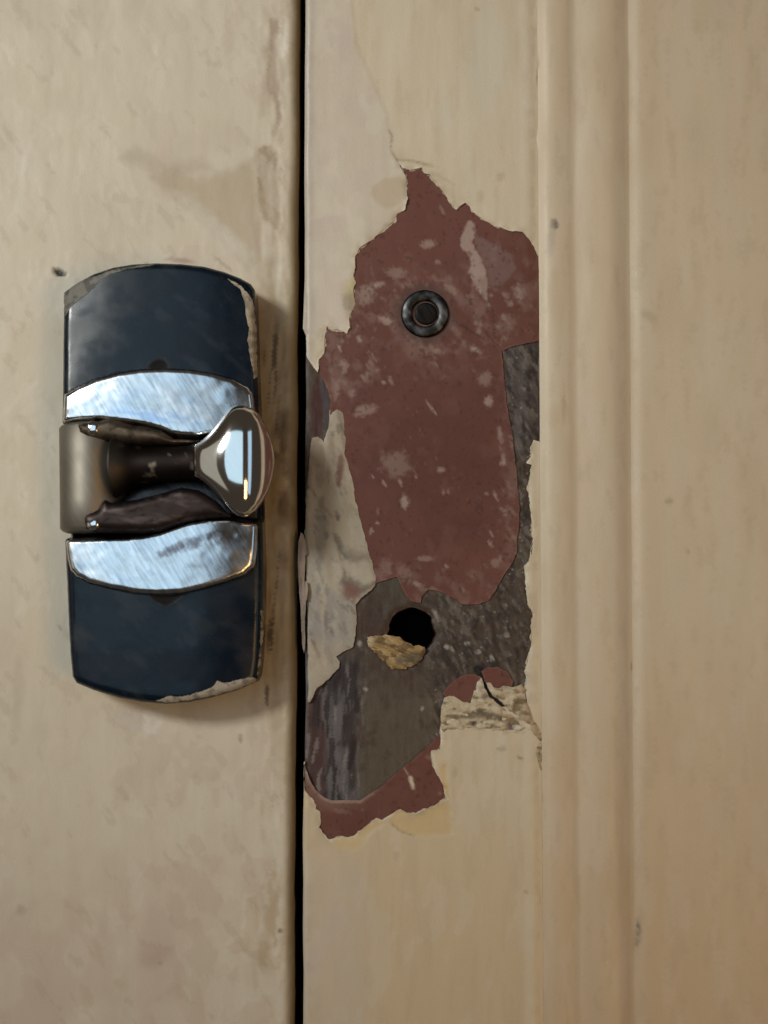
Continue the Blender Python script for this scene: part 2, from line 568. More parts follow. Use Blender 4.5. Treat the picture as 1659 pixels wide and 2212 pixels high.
def left_c(u, v, d):
    n = len(u)
    c = np.tile(np.array([0.585, 0.520, 0.405]), (n, 1))
    a = fbm(u / 300, v / 300, 4, 51)
    c = mixc(c, 0.5 * sstep(0.35, 0.75, a), (0.565, 0.505, 0.410))
    a = fbm(u / 120, v / 170, 4, 52)
    c = mixc(c, 0.55 * sstep(0.5, 0.75, a), (0.53, 0.455, 0.35))
    a = fbm(u / 60, v / 90, 4, 53)
    c = mixc(c, 0.4 * sstep(0.55, 0.8, a), (0.62, 0.57, 0.47))
    c = mixc(c, 0.55 * sstep(1500, 2150, v) * sstep(0.35, 0.6, fbm(u / 90, v / 160, 4, 54)), (0.53, 0.43, 0.345))
    w = fbm(u / 16, v / 16, 3, 9) * 10 - 5
    for pl, cc, k, s in ((stain1, (0.41, 0.325, 0.215), 0.68, 14), (stain2, (0.43, 0.36, 0.275), 0.6, 14), (strip1, (0.385, 0.295, 0.225), 0.9, 2.5), (strip2, (0.345, 0.265, 0.170), 0.9, 3),
                         (patch_lo, (0.52, 0.46, 0.385), 0.7, 3), (patch_lo2, (0.63, 0.60, 0.51), 0.75, 2.5), (drip1, (0.54, 0.43, 0.30), 0.6, 4), (drip2, (0.46, 0.36, 0.24), 0.6, 4), (smudge_lo, (0.45, 0.34, 0.27), 0.6, 14)):
        c = mixc(c, k * sstep(-s, s, sdf(pl, u, v) + w), cc)
    p1 = fbm(u / 70, v / 95, 5, 61)
    c = mixc(c, 0.32 * sstep(0.575, 0.600, p1) * sstep(200, 520, u + 0.12 * v), (0.50, 0.395, 0.31))
    p2 = gn(u, v, 60, 120, -25, 5, 62)
    c = mixc(c, 0.30 * sstep(0.60, 0.63, p2), (0.63, 0.575, 0.475))
    p3 = gn(u, v, 24, 60, -35, 4, 63)
    c = mixc(c, 0.35 * sstep(0.70, 0.74, p3), (0.45, 0.37, 0.27))
    e_ = EDGE_L(v) - u
    c = mixc(c, 0.5 * sstep(150, 40, e_) * sstep(0.52, 0.60, gn(u, v, 22, 75, 0, 5, 64)), (0.45, 0.365, 0.255))
    c = mixc(c, 0.5 * sstep(120, 30, e_) * sstep(0.60, 0.66, gn(u, v, 14, 60, 0, 5, 65)), (0.64, 0.58, 0.46))
    # brown shade the catch throws to its right, painted into the door colour
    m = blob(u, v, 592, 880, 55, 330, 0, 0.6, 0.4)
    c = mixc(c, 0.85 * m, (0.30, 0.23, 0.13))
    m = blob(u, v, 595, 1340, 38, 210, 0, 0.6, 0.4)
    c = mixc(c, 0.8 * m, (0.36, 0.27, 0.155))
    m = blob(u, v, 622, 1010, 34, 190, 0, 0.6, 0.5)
    c = mixc(c, 0.75 * m * sstep(0.35, 0.6, fbm(u / 22, v / 40, 4, 66)), (0.10, 0.06, 0.03))  # grime and the lever head's cast shadow, painted as one smear
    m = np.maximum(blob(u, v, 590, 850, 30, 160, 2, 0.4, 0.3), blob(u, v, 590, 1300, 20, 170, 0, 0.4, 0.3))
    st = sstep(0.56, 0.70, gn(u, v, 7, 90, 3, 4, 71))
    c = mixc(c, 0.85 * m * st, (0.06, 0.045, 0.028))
    # scribbled rubs and little nicks
    for cu, cv, ru, rv, an, cc, k in ((127, 588, 16, 8, 22, (0.02, 0.018, 0.02), 1.0), (577, 1500, 5, 30, 0, (0.12, 0.08, 0.04), 0.9), (130, 1355, 4, 9, -30, (0.3, 0.22, 0.18), 0.6), (350, 956, 60, 8, 0, (0.6, 0.57, 0.5), 0.0),
                                      (350, 965, 16, 5, 10, (0.4, 0.33, 0.22), 0.7), (45, 1965, 12, 14, 0, (0.42, 0.36, 0.28), 0.7), (318, 570, 8, 3, 50, (0.3, 0.24, 0.2), 0.6), (520, 1595, 5, 10, 0, (0.3, 0.24, 0.18), 0.7),
                                      (482, 570, 30, 4, 40, (0.34, 0.28, 0.2), 0.6), (545, 640, 12, 4, 30, (0.3, 0.22, 0.14), 0.6), (80, 1205, 5, 9, 20, (0.42, 0.36, 0.3), 0.5), (345, 1480 + 600, 7, 5, 0, (0.40, 0.30, 0.24), 0.6),
                                      (605, 2010, 6, 5, 0, (0.15, 0.12, 0.07), 0.8), (570, 2270 / 1.1, 12, 40, 0, (0.40, 0.32, 0.20), 0.6), (40, 1500, 14, 90, 2, (0.47, 0.40, 0.30), 0.45), (390, 563, 36, 6, 6, (0.40, 0.27, 0.20), 0.8)):
        c = mixc(c, k * blob(u, v, cu, cv, ru, rv, an, 0.5, 0.35), cc)
    # diagonal pale streaks over the catch (brush-outs)
    m = blob(u, v, 470, 500, 120, 26, 42, 0.6, 0.4)
    c = mixc(c, 0.5 * m, (0.62, 0.585, 0.50))
    # shading of the rounded edge, painted in as a brown band
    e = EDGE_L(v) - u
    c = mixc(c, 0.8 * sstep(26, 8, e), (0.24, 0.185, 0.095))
    ro = 0.44 + 0.20 * fbm(u / 70, v / 90, 3, 77)
    return rgba(c, ro)


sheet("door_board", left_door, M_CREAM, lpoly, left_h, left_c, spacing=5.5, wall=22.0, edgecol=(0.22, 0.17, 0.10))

# =================================================================== THE RIGHT DOOR
right_door = thing("cupboard_leaf", "tan door on the right with moulding, its paint peeled to dark red and bare wood", "door", (30, 20, -95))

U_M0, U_M1 = 1167.0, 1364.0      # where the moulding starts and stops (moves right a little towards the foot)
mshift = lambda v: (v / IH - 0.5) * 14.0

EL = lambda v: EDGE_R(v)
up_b = C4([(1484, 900), (1470, 800), (1445, 740), (1410, 690), (1370, 652), (1300, 645), (1240, 625), (1180, 600), (1130, 575), (1100, 545), (1065, 525), (1045, 490), (1020, 470), (990, 485), (965, 515), (950, 500), (920, 455), (880, 405), (840, 345), (800, 300), (765, 290), (750, 258), (700, 265), (680, 275), (640, 258), (600, 212), (625, 262), (655, 310), (660, 380), (664, 450), (650, 510), (600, 540), (582, 585), (560, 600), (500, 650), (430, 710), (370, 750), (342, 800), (340, 870), (330, 920), (345, 960), (330, 1000), (340, 1080), (305, 1180), (310, 1240), (292, 1277), (250, 1255), (200, 1250), (165, 1230), (155, 1300), (150, 1409)]) \
    + C5([(150, 140), (118, 190), (112, 262), (75, 215), (48, 175), (42, 120)]) + C4([(40, 1290), (20, 1240)])
mR = lambda v: U_M0 + mshift(v)
up_poly = [(EL(-200), -200), (mR(-200), -200)] + [(mR(v), v) for v in range(0, 700, 100)] + [(mR(up_b[0][1]), up_b[0][1])] + up_b[1:] + [(EL(v), v) for v in range(600, -200, -100)]
lo_b = C7([(30, 620), (24, 700), (34, 800), (75, 860), (100, 915), (125, 935), (128, 990), (120, 1030), (180, 1100), (265, 1085), (310, 1092), (360, 1060), (420, 1010), (470, 980), (510, 980), (570, 945), (620, 915), (660, 940), (720, 945), (800, 910), (905, 850), (870, 740), (825, 650), (810, 560), (870, 550), (868, 440), (876, 390), (1000, 330), (1200, 300), (1400, 250), (1385, 170), (1400, 110)]) \
    + C6([(1385, 850), (1415, 760), (1430, 660), (1425, 570), (1440, 485), (1400, 440), (1395, 330), (1385, 230), (1410, 170), (1430, 80), (1436, 20)]) + C5([(1425, 1390), (1435, 1300), (1430, 1180), (1415, 1080), (1410, 960), (1420, 900), (1430, 830), (1395, 820), (1430, 780), (1425, 720), (1440, 675), (1500, 695)])
lo_poly = lo_b + [(mR(v), v) for v in range(1000, 2500, 100)] + [(EL(2420), 2420)] + [(EL(v), v) for v in range(2400, 1700, -100)]
rem_poly = C5([(230, 490), (270, 510), (275, 560), (285, 700), (275, 760), (300, 830), (325, 920), (345, 1050), (370, 1150), (400, 1270), (435, 1400)]) \
    + C6([(455, 200), (470, 270), (465, 320), (420, 370), (375, 400), (345, 440), (350, 560), (345, 620), (330, 700), (260, 735), (225, 760), (245, 790), (240, 830), (180, 900), (110, 950), (65, 1040), (52, 1040), (50, 700), (50, 500), (38, 300), (30, 0)]) \
    + C5([(30, 1300), (40, 1000), (60, 800), (75, 665), (110, 660), (150, 690), (165, 640), (180, 560), (185, 490)])
red_poly = [(690, 350), (mR(350) - 1, 350)] + [(mR(v) - 1, v) for v in (600, 700)] + C5([(1478, 62), (1440, 75), (1380, 85), (1290, 110), (1255, 128), (1200, 66), (1240, 125), (1253, 200), (1260, 300), (1275, 450), (1290, 550), (1310, 640), (1320, 760), (1335, 850), (1340, 930), (1345, 1000), (1355, 1100), (1350, 1200), (1340, 1300), (1335, 1400)]) \
    + C6([(1330, 130), (1310, 190), (1250, 270), (1210, 350), (1160, 420), (1100, 435), (1000, 440), (955, 400), (900, 370), (820, 350), (790, 345), (750, 390), (745, 430), (690, 420), (650, 380), (625, 320), (600, 270), (575, 275), (520, 290), (480, 300), (420, 340), (300, 330), (150, 200)]) \
    + C5([(100, 1300), (110, 800), (185, 600), (190, 440), (175, 370), (140, 300), (105, 245), (62, 212)]) + C4([(62, 1300), (62, 700)])
band_poly = C7([(30, 640), (60, 730), (100, 800), (160, 850), (200, 862), (370, 862), (420, 830), (500, 780), (600, 690), (700, 610), (800, 520), (860, 455), (940, 470), (980, 900), (600, 1060), (200, 1190), (60, 1120), (40, 900)])
chip1 = C7([(880, 205), (930, 140), (990, 95), (1050, 85), (1115, 98), (1090, 170), (1060, 250), (1000, 270), (930, 260)])
chip2 = C7([(1118, 70), (1150, 45), (1210, 38), (1270, 65), (1315, 130), (1300, 200), (1230, 215), (1180, 190), (1140, 130)])
HOLE_C, HOLE_R = C6([(690, 605)])[0], 147 * KC
hole = [(HOLE_C[0] + HOLE_R * (1 + 0.035 * math.sin(5 * a) + 0.025 * math.sin(9 * a + 1) + 0.02 * math.sin(17 * a)) * math.cos(a), HOLE_C[1] + HOLE_R * math.sin(a) * (1 + 0.02 * math.sin(7 * a))) for a in [2 * math.pi * k / 72 for k in range(72)]]

lockR = lambda x, y: x < EL(y) + 2.0 or x > mR(y) - 2.5 or y < -150 or y > 2400


def stile_h(u, v):
    """slow unevenness of the stile itself"""
    h = 0.07 * (fbm(u / 200, v / 420, 3, 131) - 0.5) * 2
    e = u - EL(v)
    t = np.clip(e / 9.0, 0, 1)
    h = h - (1 - np.sqrt(np.clip(1 - (1 - t) ** 2, 0, 1))) * 0.55
    r = np.clip((mR(v) - u) / 26.0, 0, 1)        # rolled far edge, dropping into the quirk beside the moulding
    h = h - 0.28 * (1 - sstep(0, 1, r))
    return h


# ---- bare wood under everything
def bare_h(u, v, d):
    h = stile_h(u, v) + 0.05 * (gn(u, v, 5, 30, 0, 4, 141) - 0.5) * 2
    h += 0.12 * (gn(u, v, 12, 20, -30, 4, 142) - 0.5) * 2 * sstep(960, 1040, u)
    h -= 0.25 * sstep(14, 0, d) * (np.hypot(u - HOLE_C[0], v - HOLE_C[1]) < HOLE_R + 20)
    # rounded, rubbed left corner at the foot of the bare patch
    h -= 0.35 * sstep(760, 690, u) * sstep(1440, 1500, v) * sstep(1760, 1700, v)
    return h


def bare_c(u, v, d):
    n = len(u)
    c = np.tile(np.array([0.095, 0.072, 0.052]), (n, 1))
    st = gn(u, v, 9, 16, -32, 4, 150)
    c = mixc(c, 0.7 * sstep(0.5, 0.72, st), (0.17, 0.145, 0.125))
    c = mixc(c, 0.6 * sstep(0.5, 0.30, gn(u, v, 14, 18, 20, 3, 151)), (0.045, 0.032, 0.024))
    # greyer, slate coloured zone top right
    m = sstep(1075, 1100, u) * sstep(1010, 930, v)
    c = mixc(c, 0.75 * m, (0.125, 0.108, 0.108))
    c = mixc(c, 0.7 * m * sstep(0.52, 0.7, gn(u, v, 8, 26, -30, 4, 152)), (0.035, 0.03, 0.033))
    # olive smooth area below the hole
    m = sdf(C7([(420, 180), (560, 110), (760, 140), (850, 260), (870, 420), (640, 660), (420, 850), (340, 850), (350, 500), (400, 300)]), u, v)
    c = mixc(c, 0.9 * sstep(-14, 10, m), (0.140, 0.116, 0.078))
    m = blob(u, v, *C6([(560, 370)])[0], 38, 60, 10, 0.5, 0.2)
    c = mixc(c, 0.8 * m, (0.095, 0.090, 0.066))
    m = blob(u, v, *C6([(450, 520)])[0], 34, 60, 10, 0.5, 0.4)
    c = mixc(c, 0.6 * m, (0.07, 0.036, 0.026))
    m = blob(u, v, *C6([(600, 890)])[0], 110, 40, 10, 0.6, 0.4)
    c = mixc(c, 0.55 * m, (0.085, 0.060, 0.040))
    # slate streaked, rubbed band along the left edge, dark red in its furrows
    m = sstep(795, 750, u + 14 * (fbm(u / 20, v / 40, 3, 155) - 0.5)) * sstep(1395, 1450, v)
    c = mixc(c, 0.9 * m, (0.120, 0.108, 0.112))
    gr = gn(u + 10 * (fbm(u / 60, v / 60, 3, 157) - 0.5), v, 18, 90, 3, 4, 156)
    c = mixc(c, 0.8 * m * sstep(0.52, 0.62, gr), (0.030, 0.020, 0.022))
    c = mixc(c, 0.6 * m * sstep(0.50, 0.36, gr), (0.20, 0.19, 0.20))
    e = u - EL(v)
    m = sstep(54, 36, e + 26 * (gn(u, v, 12, 90, 0, 3, 158) - 0.5)) * sstep(1470, 1520, v)
    c = mixc(c, 0.85 * m, (0.085, 0.030, 0.024))
    c = mixc(c, 0.6 * sstep(20, 8, e) * sstep(1470, 1520, v), (0.16, 0.13, 0.12))
    m = blob(u, v, 686, 890, 14, 90, 0, 0.4, 0.3)
    c = mixc(c, 0.9 * m, (0.075, 0.018, 0.013))
    m = blob(u, v, 704, 870, 9, 66, -6, 0.5, 0.3)
    c = mixc(c, 0.85 * m, (0.085, 0.07, 0.085))
    # pale flecks of old paint
    fl = gn(u, v, 4, 8, -32, 2, 160)
    c = mixc(c, 0.8 * sstep(0.80, 0.88, fl) * (u > 930), (0.42, 0.40, 0.38))
    for p, ru, rv, an in ((C6([(835, 500)])[0], 5, 14, -24), (C6([(905, 700)])[0], 7, 6, 0), (C6([(940, 712)])[0], 4, 7, -30), (C6([(1030, 680)])[0], 7, 6, 0), (C6([(1185, 770)])[0], 5, 8, -20), (C6([(405, 960)])[0], 4, 7, -30), (C7([(755, 297)])[0], 4, 6, 0), (C6([(370, 680)])[0], 5, 7, 0), (C6([(1275, 625)])[0], 8, 7, 0), (C6([(1100, 730)])[0], 8, 5, 0)):
        c = mixc(c, 0.85 * blob(u, v, p[0], p[1], ru, rv, an, 0.4, 0.3), (0.50, 0.49, 0.47))
    rim = sstep(16, 2, d) * (np.hypot(u - HOLE_C[0], v - HOLE_C[1]) < HOLE_R + 20)
    c = mixc(c, 0.7 * rim * sstep(0.4, 0.6, fbm(u / 14, v / 14, 3, 163)), (0.06, 0.028, 0.018))
    # deep scratches, pits and rusty bleed
    k1 = gn(u + 8 * (fbm(u / 25, v / 25, 2, 170) - .5), v, 8, 24, -30, 4, 165)
    right_ = sstep(900, 960, u)
    c = mixc(c, 0.75 * right_ * sstep(0.58, 0.68, k1), (0.028, 0.020, 0.016))
    c = mixc(c, 0.60 * right_ * sstep(0.42, 0.32, k1), (0.22, 0.195, 0.17))
    k2 = gn(u + 14 * (fbm(u / 30, v / 80, 3, 171) - .5), v, 11, 80, 2, 4, 166)
    left_ = sstep(800, 770, u) * sstep(1400, 1450, v)
    c = mixc(c, 0.85 * left_ * sstep(0.57, 0.63, k2), (0.022, 0.012, 0.013))
    c = mixc(c, 0.7 * left_ * sstep(0.38, 0.30, k2), (0.30, 0.28, 0.285))
    c = mixc(c, 0.5 * sstep(0.60, 0.72, fbm(u / 26, v / 34, 4, 167)) * (v > 1240) * (u > 740), (0.080, 0.040, 0.026))
    crk = CK([(640, 240), (690, 310), (720, 400), (780, 530), (870, 600), (960, 680), (990, 705)])
    c = mixc(c, sstep(16, 6, seg_dist(crk, u, v, False)), (0.004, 0.003, 0.003))
    c = c * np.array([0.64, 0.60, 0.575])[None]
    ro = 0.42 + 0.3 * fbm(u / 20, v / 20, 3, 164)
    return rgba(c, ro)


fine_zone = lambda u, v: np.where((v > 660) & (v < 1790), 1.0, 0.02)
board_poly = [(EL(v) + 3.0, v) for v in np.arange(-200, 2421, 10)] + [(mR(v) - 0.5, v) for v in np.arange(2420, -201, -60)]
sheet("stile", right_door, M_BARE, board_poly, lambda u, v, d: bare_h(u, v, d) - 0.0, bare_c, spacing=3.8, holes=[hole], wall=20.0, dens=fine_zone, edgecol=(0.10, 0.06, 0.04))


# ---- dark red coat
def red_h(u, v, d):
    h = stile_h(u, v) + 0.22 + 0.02 * (gn(u, v, 40, 80, 0, 3, 171) - 0.5)
    h += 0.10 * sstep(16, 0, d) * (fbm(u / 16, v / 16, 2, 172) - 0.3)
    return h


SC = [(C4, 790, 725, 42, 24, 0, .55), (C4, 850, 835, 18, 14, 0, .4), (C4, 880, 520, 8, 34, -24, .4), (C4, 490, 975, 40, 16, -18, .7), (C4, 935, 1000, 44, 22, 35, .55), (C4, 520, 1190, 44, 22, 30, .6), (C4, 365, 1310, 12, 26, -20, .7), (C4, 250, 1370, 8, 20, -20, .6),
      (C4, 400, 1040, 60, 55, 0, .45), (C4, 590, 900, 60, 36, 0, .35), (C4, 1080, 1370, 34, 18, 30, .5), (C4, 840, 1385, 16, 14, 0, .4),
      (C5, 275, 215, 30, 28, 0, .5), (C5, 240, 110, 6, 18, -20, .6), (C5, 370, 55, 10, 20, -30, .7), (C5, 400, 495, 72, 32, -14, .45), (C5, 220, 360, 28, 70, -8, .4), (C5, 320, 390, 22, 26, 0, .4), (C5, 520, 325, 12, 12, 0, .6), (C5, 560, 310, 12, 34, -24, .4), (C5, 815, 485, 7, 62, -38, .55),
      (C5, 1165, 440, 26, 34, 0, .6), (C5, 1140, 300, 44, 44, 20, .35), (C5, 1090, 125, 34, 18, 30, .4), (C5, 1235, 650, 16, 50, -8, .5), (C5, 1250, 770, 14, 60, -14, .5), (C5, 1250, 820, 16, 18, 0, .5), (C5, 875, 862, 24, 18, 0, .55), (C5, 590, 820, 90, 80, 20, .30), (C5, 520, 945, 8, 30, -32, .6), (C5, 450, 900, 6, 14, -30, .5), (C5, 715, 905, 8, 10, 0, .5), (C5, 620, 940, 10, 26, -20, .5),
      (C5, 650, 1060, 26, 46, 0, .65), (C5, 885, 1000, 10, 18, 0, .5), (C5, 915, 995, 8, 14, 0, .45), (C5, 1205, 1020, 12, 32, -24, .55), (C5, 1255, 1115, 12, 32, -30, .4), (C5, 1150, 1010, 16, 12, 0, .35), (C5, 1180, 1255, 8, 24, -30, .55), (C5, 1175, 1315, 12, 28, -24, .5), (C5, 480, 1190, 10, 12, -30, .6), (C5, 440, 1240, 14, 22, 0, .5), (C5, 480, 1120, 6, 20, 0, .3),
      (C6, 780, 155, 60, 16, 0, .4), (C6, 905, 205, 8, 18, -30, .6), (C6, 725, 315, 26, 16, 20, .5), (C6, 1210, 180, 34, 30, 20, .35), (C6, 530, 210, 40, 50, 0, .3), (C6, 640, 250, 40, 60, -20, .25), (C6, 1240, 150, 12, 14, 0, .4), (C7, 690, 750, 14, 46, -18, .9), (C7, 655, 680, 6, 30, -30, .6), (C7, 800, 600, 30, 12, 30, .25), (C7, 865, 820, 10, 10, 0, .4), (C7, 250, 930, 60, 14, 10, .2)]
smear_a = C4([(1040, 575), (1075, 600), (1080, 650), (1065, 720), (1110, 800), (1145, 880), (1155, 960), (1150, 1060), (1090, 1010), (1070, 950), (1040, 900), (1060, 850), (1040, 790), (990, 735), (995, 690), (1010, 640)])
smear_b = C4([(1080, 660), (1150, 700), (1240, 740), (1310, 800), (1330, 880), (1260, 960), (1200, 1010), (1180, 960), (1150, 880), (1100, 780), (1075, 720)])


def red_c(u, v, d):
    n = len(u)
    c = np.tile(np.array([0.135, 0.049, 0.036]), (n, 1))
    c = mixc(c, 0.7 * sstep(0.4, 0.7, fbm(u / 130, v / 160, 4, 181)), (0.115, 0.041, 0.029))
    # duller, browner, rubbed lower half; dusty belt round the screw
    c = mixc(c, 0.7 * blob(u, v, 930, 990, 190, 260, 0, 0.8, 0.4), (0.088, 0.031, 0.021))
    dust = np.clip(blob(u, v, 905, 690, 190, 120, 0, 0.7, 0.5) + blob(u, v, 1080, 650, 80, 110, 0, 0.7, 0.5) + blob(u, v, 760, 770, 70, 110, 0, 0.7, 0.5), 0, 1)
    dust = np.maximum(dust, 0.7 * sstep(1060, 1110, u) * sstep(760, 850, v))
    dust = np.maximum(dust, 0.75 * sstep(1200, 1260, v) * sstep(1400, 1300, v))
    st = gn(u, v, 22, 34, -34, 5, 183)
    c = mixc(c, 0.50 * dust * sstep(0.45, 0.75, st), (0.23, 0.15, 0.125))
    c = mixc(c, 0.5 * dust * sstep(0.60, 0.80, gn(u, v, 13, 20, -34, 5, 184)), (0.33, 0.25, 0.21))
    c = mixc(c, 0.15 * sstep(0.74, 0.84, gn(u, v, 7, 18, -30, 4, 185)) * sstep(0.45, 0.6, fbm(u / 80, v / 80, 3, 186)), (0.36, 0.27, 0.235))
    w = fbm(u / 10, v / 10, 3, 187) * 7 - 3.5
    c = mixc(c, 0.62 * sstep(-3, 3, sdf(smear_b, u, v) + w), (0.185, 0.120, 0.108))
    c = mixc(c, 0.8 * sstep(-2, 2, sdf(smear_a, u, v) + w), (0.37, 0.275, 0.24))
    for (K, a, b, ru, rv, an, k) in SC:
        p = K([(a, b)])[0]
        c = mixc(c, min(1.0, k * 1.05) * blob(u, v, p[0], p[1], ru * KC * 1.1, rv * KC * 1.1, an, 0.5, 0.5), (0.37, 0.275, 0.235) if k < .85 else (0.60, 0.50, 0.38))
    # halo of shade round the screw, painted into the red
    r = np.hypot(u - 918, v - 678)
    c = mixc(c, 0.75 * sstep(78, 52, r + 12 * (fbm(u / 14, v / 14, 3, 188) - .5)), (0.075, 0.042, 0.033))
    # hairline cracks in the coat
    for pl in (C4([(940, 1190), (1010, 1235), (1080, 1275), (1130, 1300)]), C4([(1160, 960), (1165, 1060), (1190, 1140), (1200, 1300)]), C5([(1130, 0), (1185, 60), (1240, 120)])):
        c = mixc(c, 0.7 * sstep(2.6, 0.6, seg_dist(pl, u, v, False)), (0.05, 0.02, 0.018))
    lipc = C7([(30, 640), (60, 730), (100, 800), (160, 850), (200, 862), (370, 862), (420, 830), (500, 780), (600, 690)])
    c = mixc(c, 0.85 * sstep(9, 1.5, seg_dist(lipc, u, v, False) + 4 * (fbm(u / 14, v / 14, 3, 193) - .5)) * sstep(840, 770, u), (0.40, 0.31, 0.255))
    c = mixc(c, 0.35 * sstep(34, 6, seg_dist(lipc, u, v, False)) * sstep(840, 700, u), (0.28, 0.19, 0.15))
    # worn bright arris
    c = mixc(c, 0.5 * sstep(4.5, 0.5, d) * sstep(0.35, 0.6, fbm(u / 18, v / 18, 3, 189)), (0.24, 0.10, 0.075))
    c = mixc(c, 0.55 * sstep(0.70, 0.76, gn(u, v, 7, 9, 0, 3, 194)), (0.060, 0.021, 0.016))
    c = mixc(c, 0.35 * sstep(0.56, 0.70, fbm(u / 36, v / 44, 5, 195)), (0.150, 0.066, 0.050))
    ro = 0.34 + 0.35 * fbm(u / 26, v / 36, 4, 190)
    return rgba(c, ro)


sheet("red_undercoat", right_door, M_RED, ragged(red_poly, 1.6, 4.5, 3, 11, lambda x, y: x > mR(y) - 4 or y < 360), red_h, red_c, spacing=4.2, wall=0.26, edgecol=(0.16, 0.06, 0.045))
sheet("red_undercoat", right_door, M_RED, ragged(band_poly, 1.2, 4.5, 5, 11), red_h, red_c, spacing=4.2, wall=0.26, edgecol=(0.26, 0.17, 0.14))
sheet("paint_chip", right_door, M_RED, ragged(chip1, 2.0, 4, 6, 9), lambda u, v, d: red_h(u, v, d) + 0.15, red_c, spacing=4, wall=0.4, edgecol=(0.15, 0.06, 0.05))
sheet("paint_chip", right_door, M_RED, ragged(chip2, 2.0, 4, 7, 9), lambda u, v, d: red_h(u, v, d) + 0.25, red_c, spacing=4, wall=0.5, edgecol=(0.15, 0.06, 0.05))


# ---- cream top coats on the stile
inner_old = C4([(545, 0), (570, 60), (565, 160), (600, 215), (655, 310), (664, 450), (600, 540), (560, 600), (430, 710), (342, 800), (340, 900), (330, 1000), (300, 1180), (292, 1277), (160, 1240), (100, 1300), (20, 1240)]) + [(660, 600), (660, -150), (745, -150), (770, 100), (815, 200), (835, 250)]
tan_patch = C4([(450, 370), (520, 325), (630, 305), (660, 380), (655, 450), (600, 490), (530, 510), (480, 480), (440, 420)])
yell_a = C7([(905, 850), (800, 910), (720, 945), (660, 940), (620, 915), (570, 960), (560, 1000), (620, 1050), (700, 1078), (800, 1080), (945, 1070), (925, 880), (905, 640), (880, 640), (860, 700)])
yell_b = C7([(180, 1100), (265, 1085), (310, 1092), (360, 1060), (420, 1010), (500, 985), (545, 1000), (470, 1040), (420, 1080), (380, 1150), (310, 1170), (240, 1150), (215, 1110)])


def cream_h(u, v, d):
    h = stile_h(u, v) + 0.46 + 0.03 * (gn(u, v, 26, 120, 0, 3, 201) - 0.5) * 2
    w = fbm(u / 12, v / 12, 3, 202) * 6 - 3
    h += 0.08 * sstep(-2.5, 2.5, sdf(inner_old, u, v) + w) * (v < 900)
    h -= 0.12 * sstep(-2, 2, sdf(yell_a, u, v) + w)
    h -= 0.10 * sstep(-2, 2, sdf(yell_b, u, v) + w)
    # edges of the torn film: some stand off the wood, some are feathered down
    e = np.minimum(d, 60)
    lip = (fbm(u / 34, v / 34, 2, 203) - 0.35)
    far = (u - EL(v) > 6) & (mR(v) - u > 6)
    h += far * 0.40 * lip * np.exp(-e / 9.0)
    h -= far * 0.17 * np.exp(-e / 3.5) * sstep(0.6, 0.35, fbm(u / 26, v / 26, 2, 205))
    # crumbled ridge where filler sits below the tear
    m = blob(u, v, 1060, 1560, 120, 26, 6, 0.6, 0.4)
    h += m * 0.30 * (fbm(u / 11, v / 8, 3, 204) - 0.3)
    return h


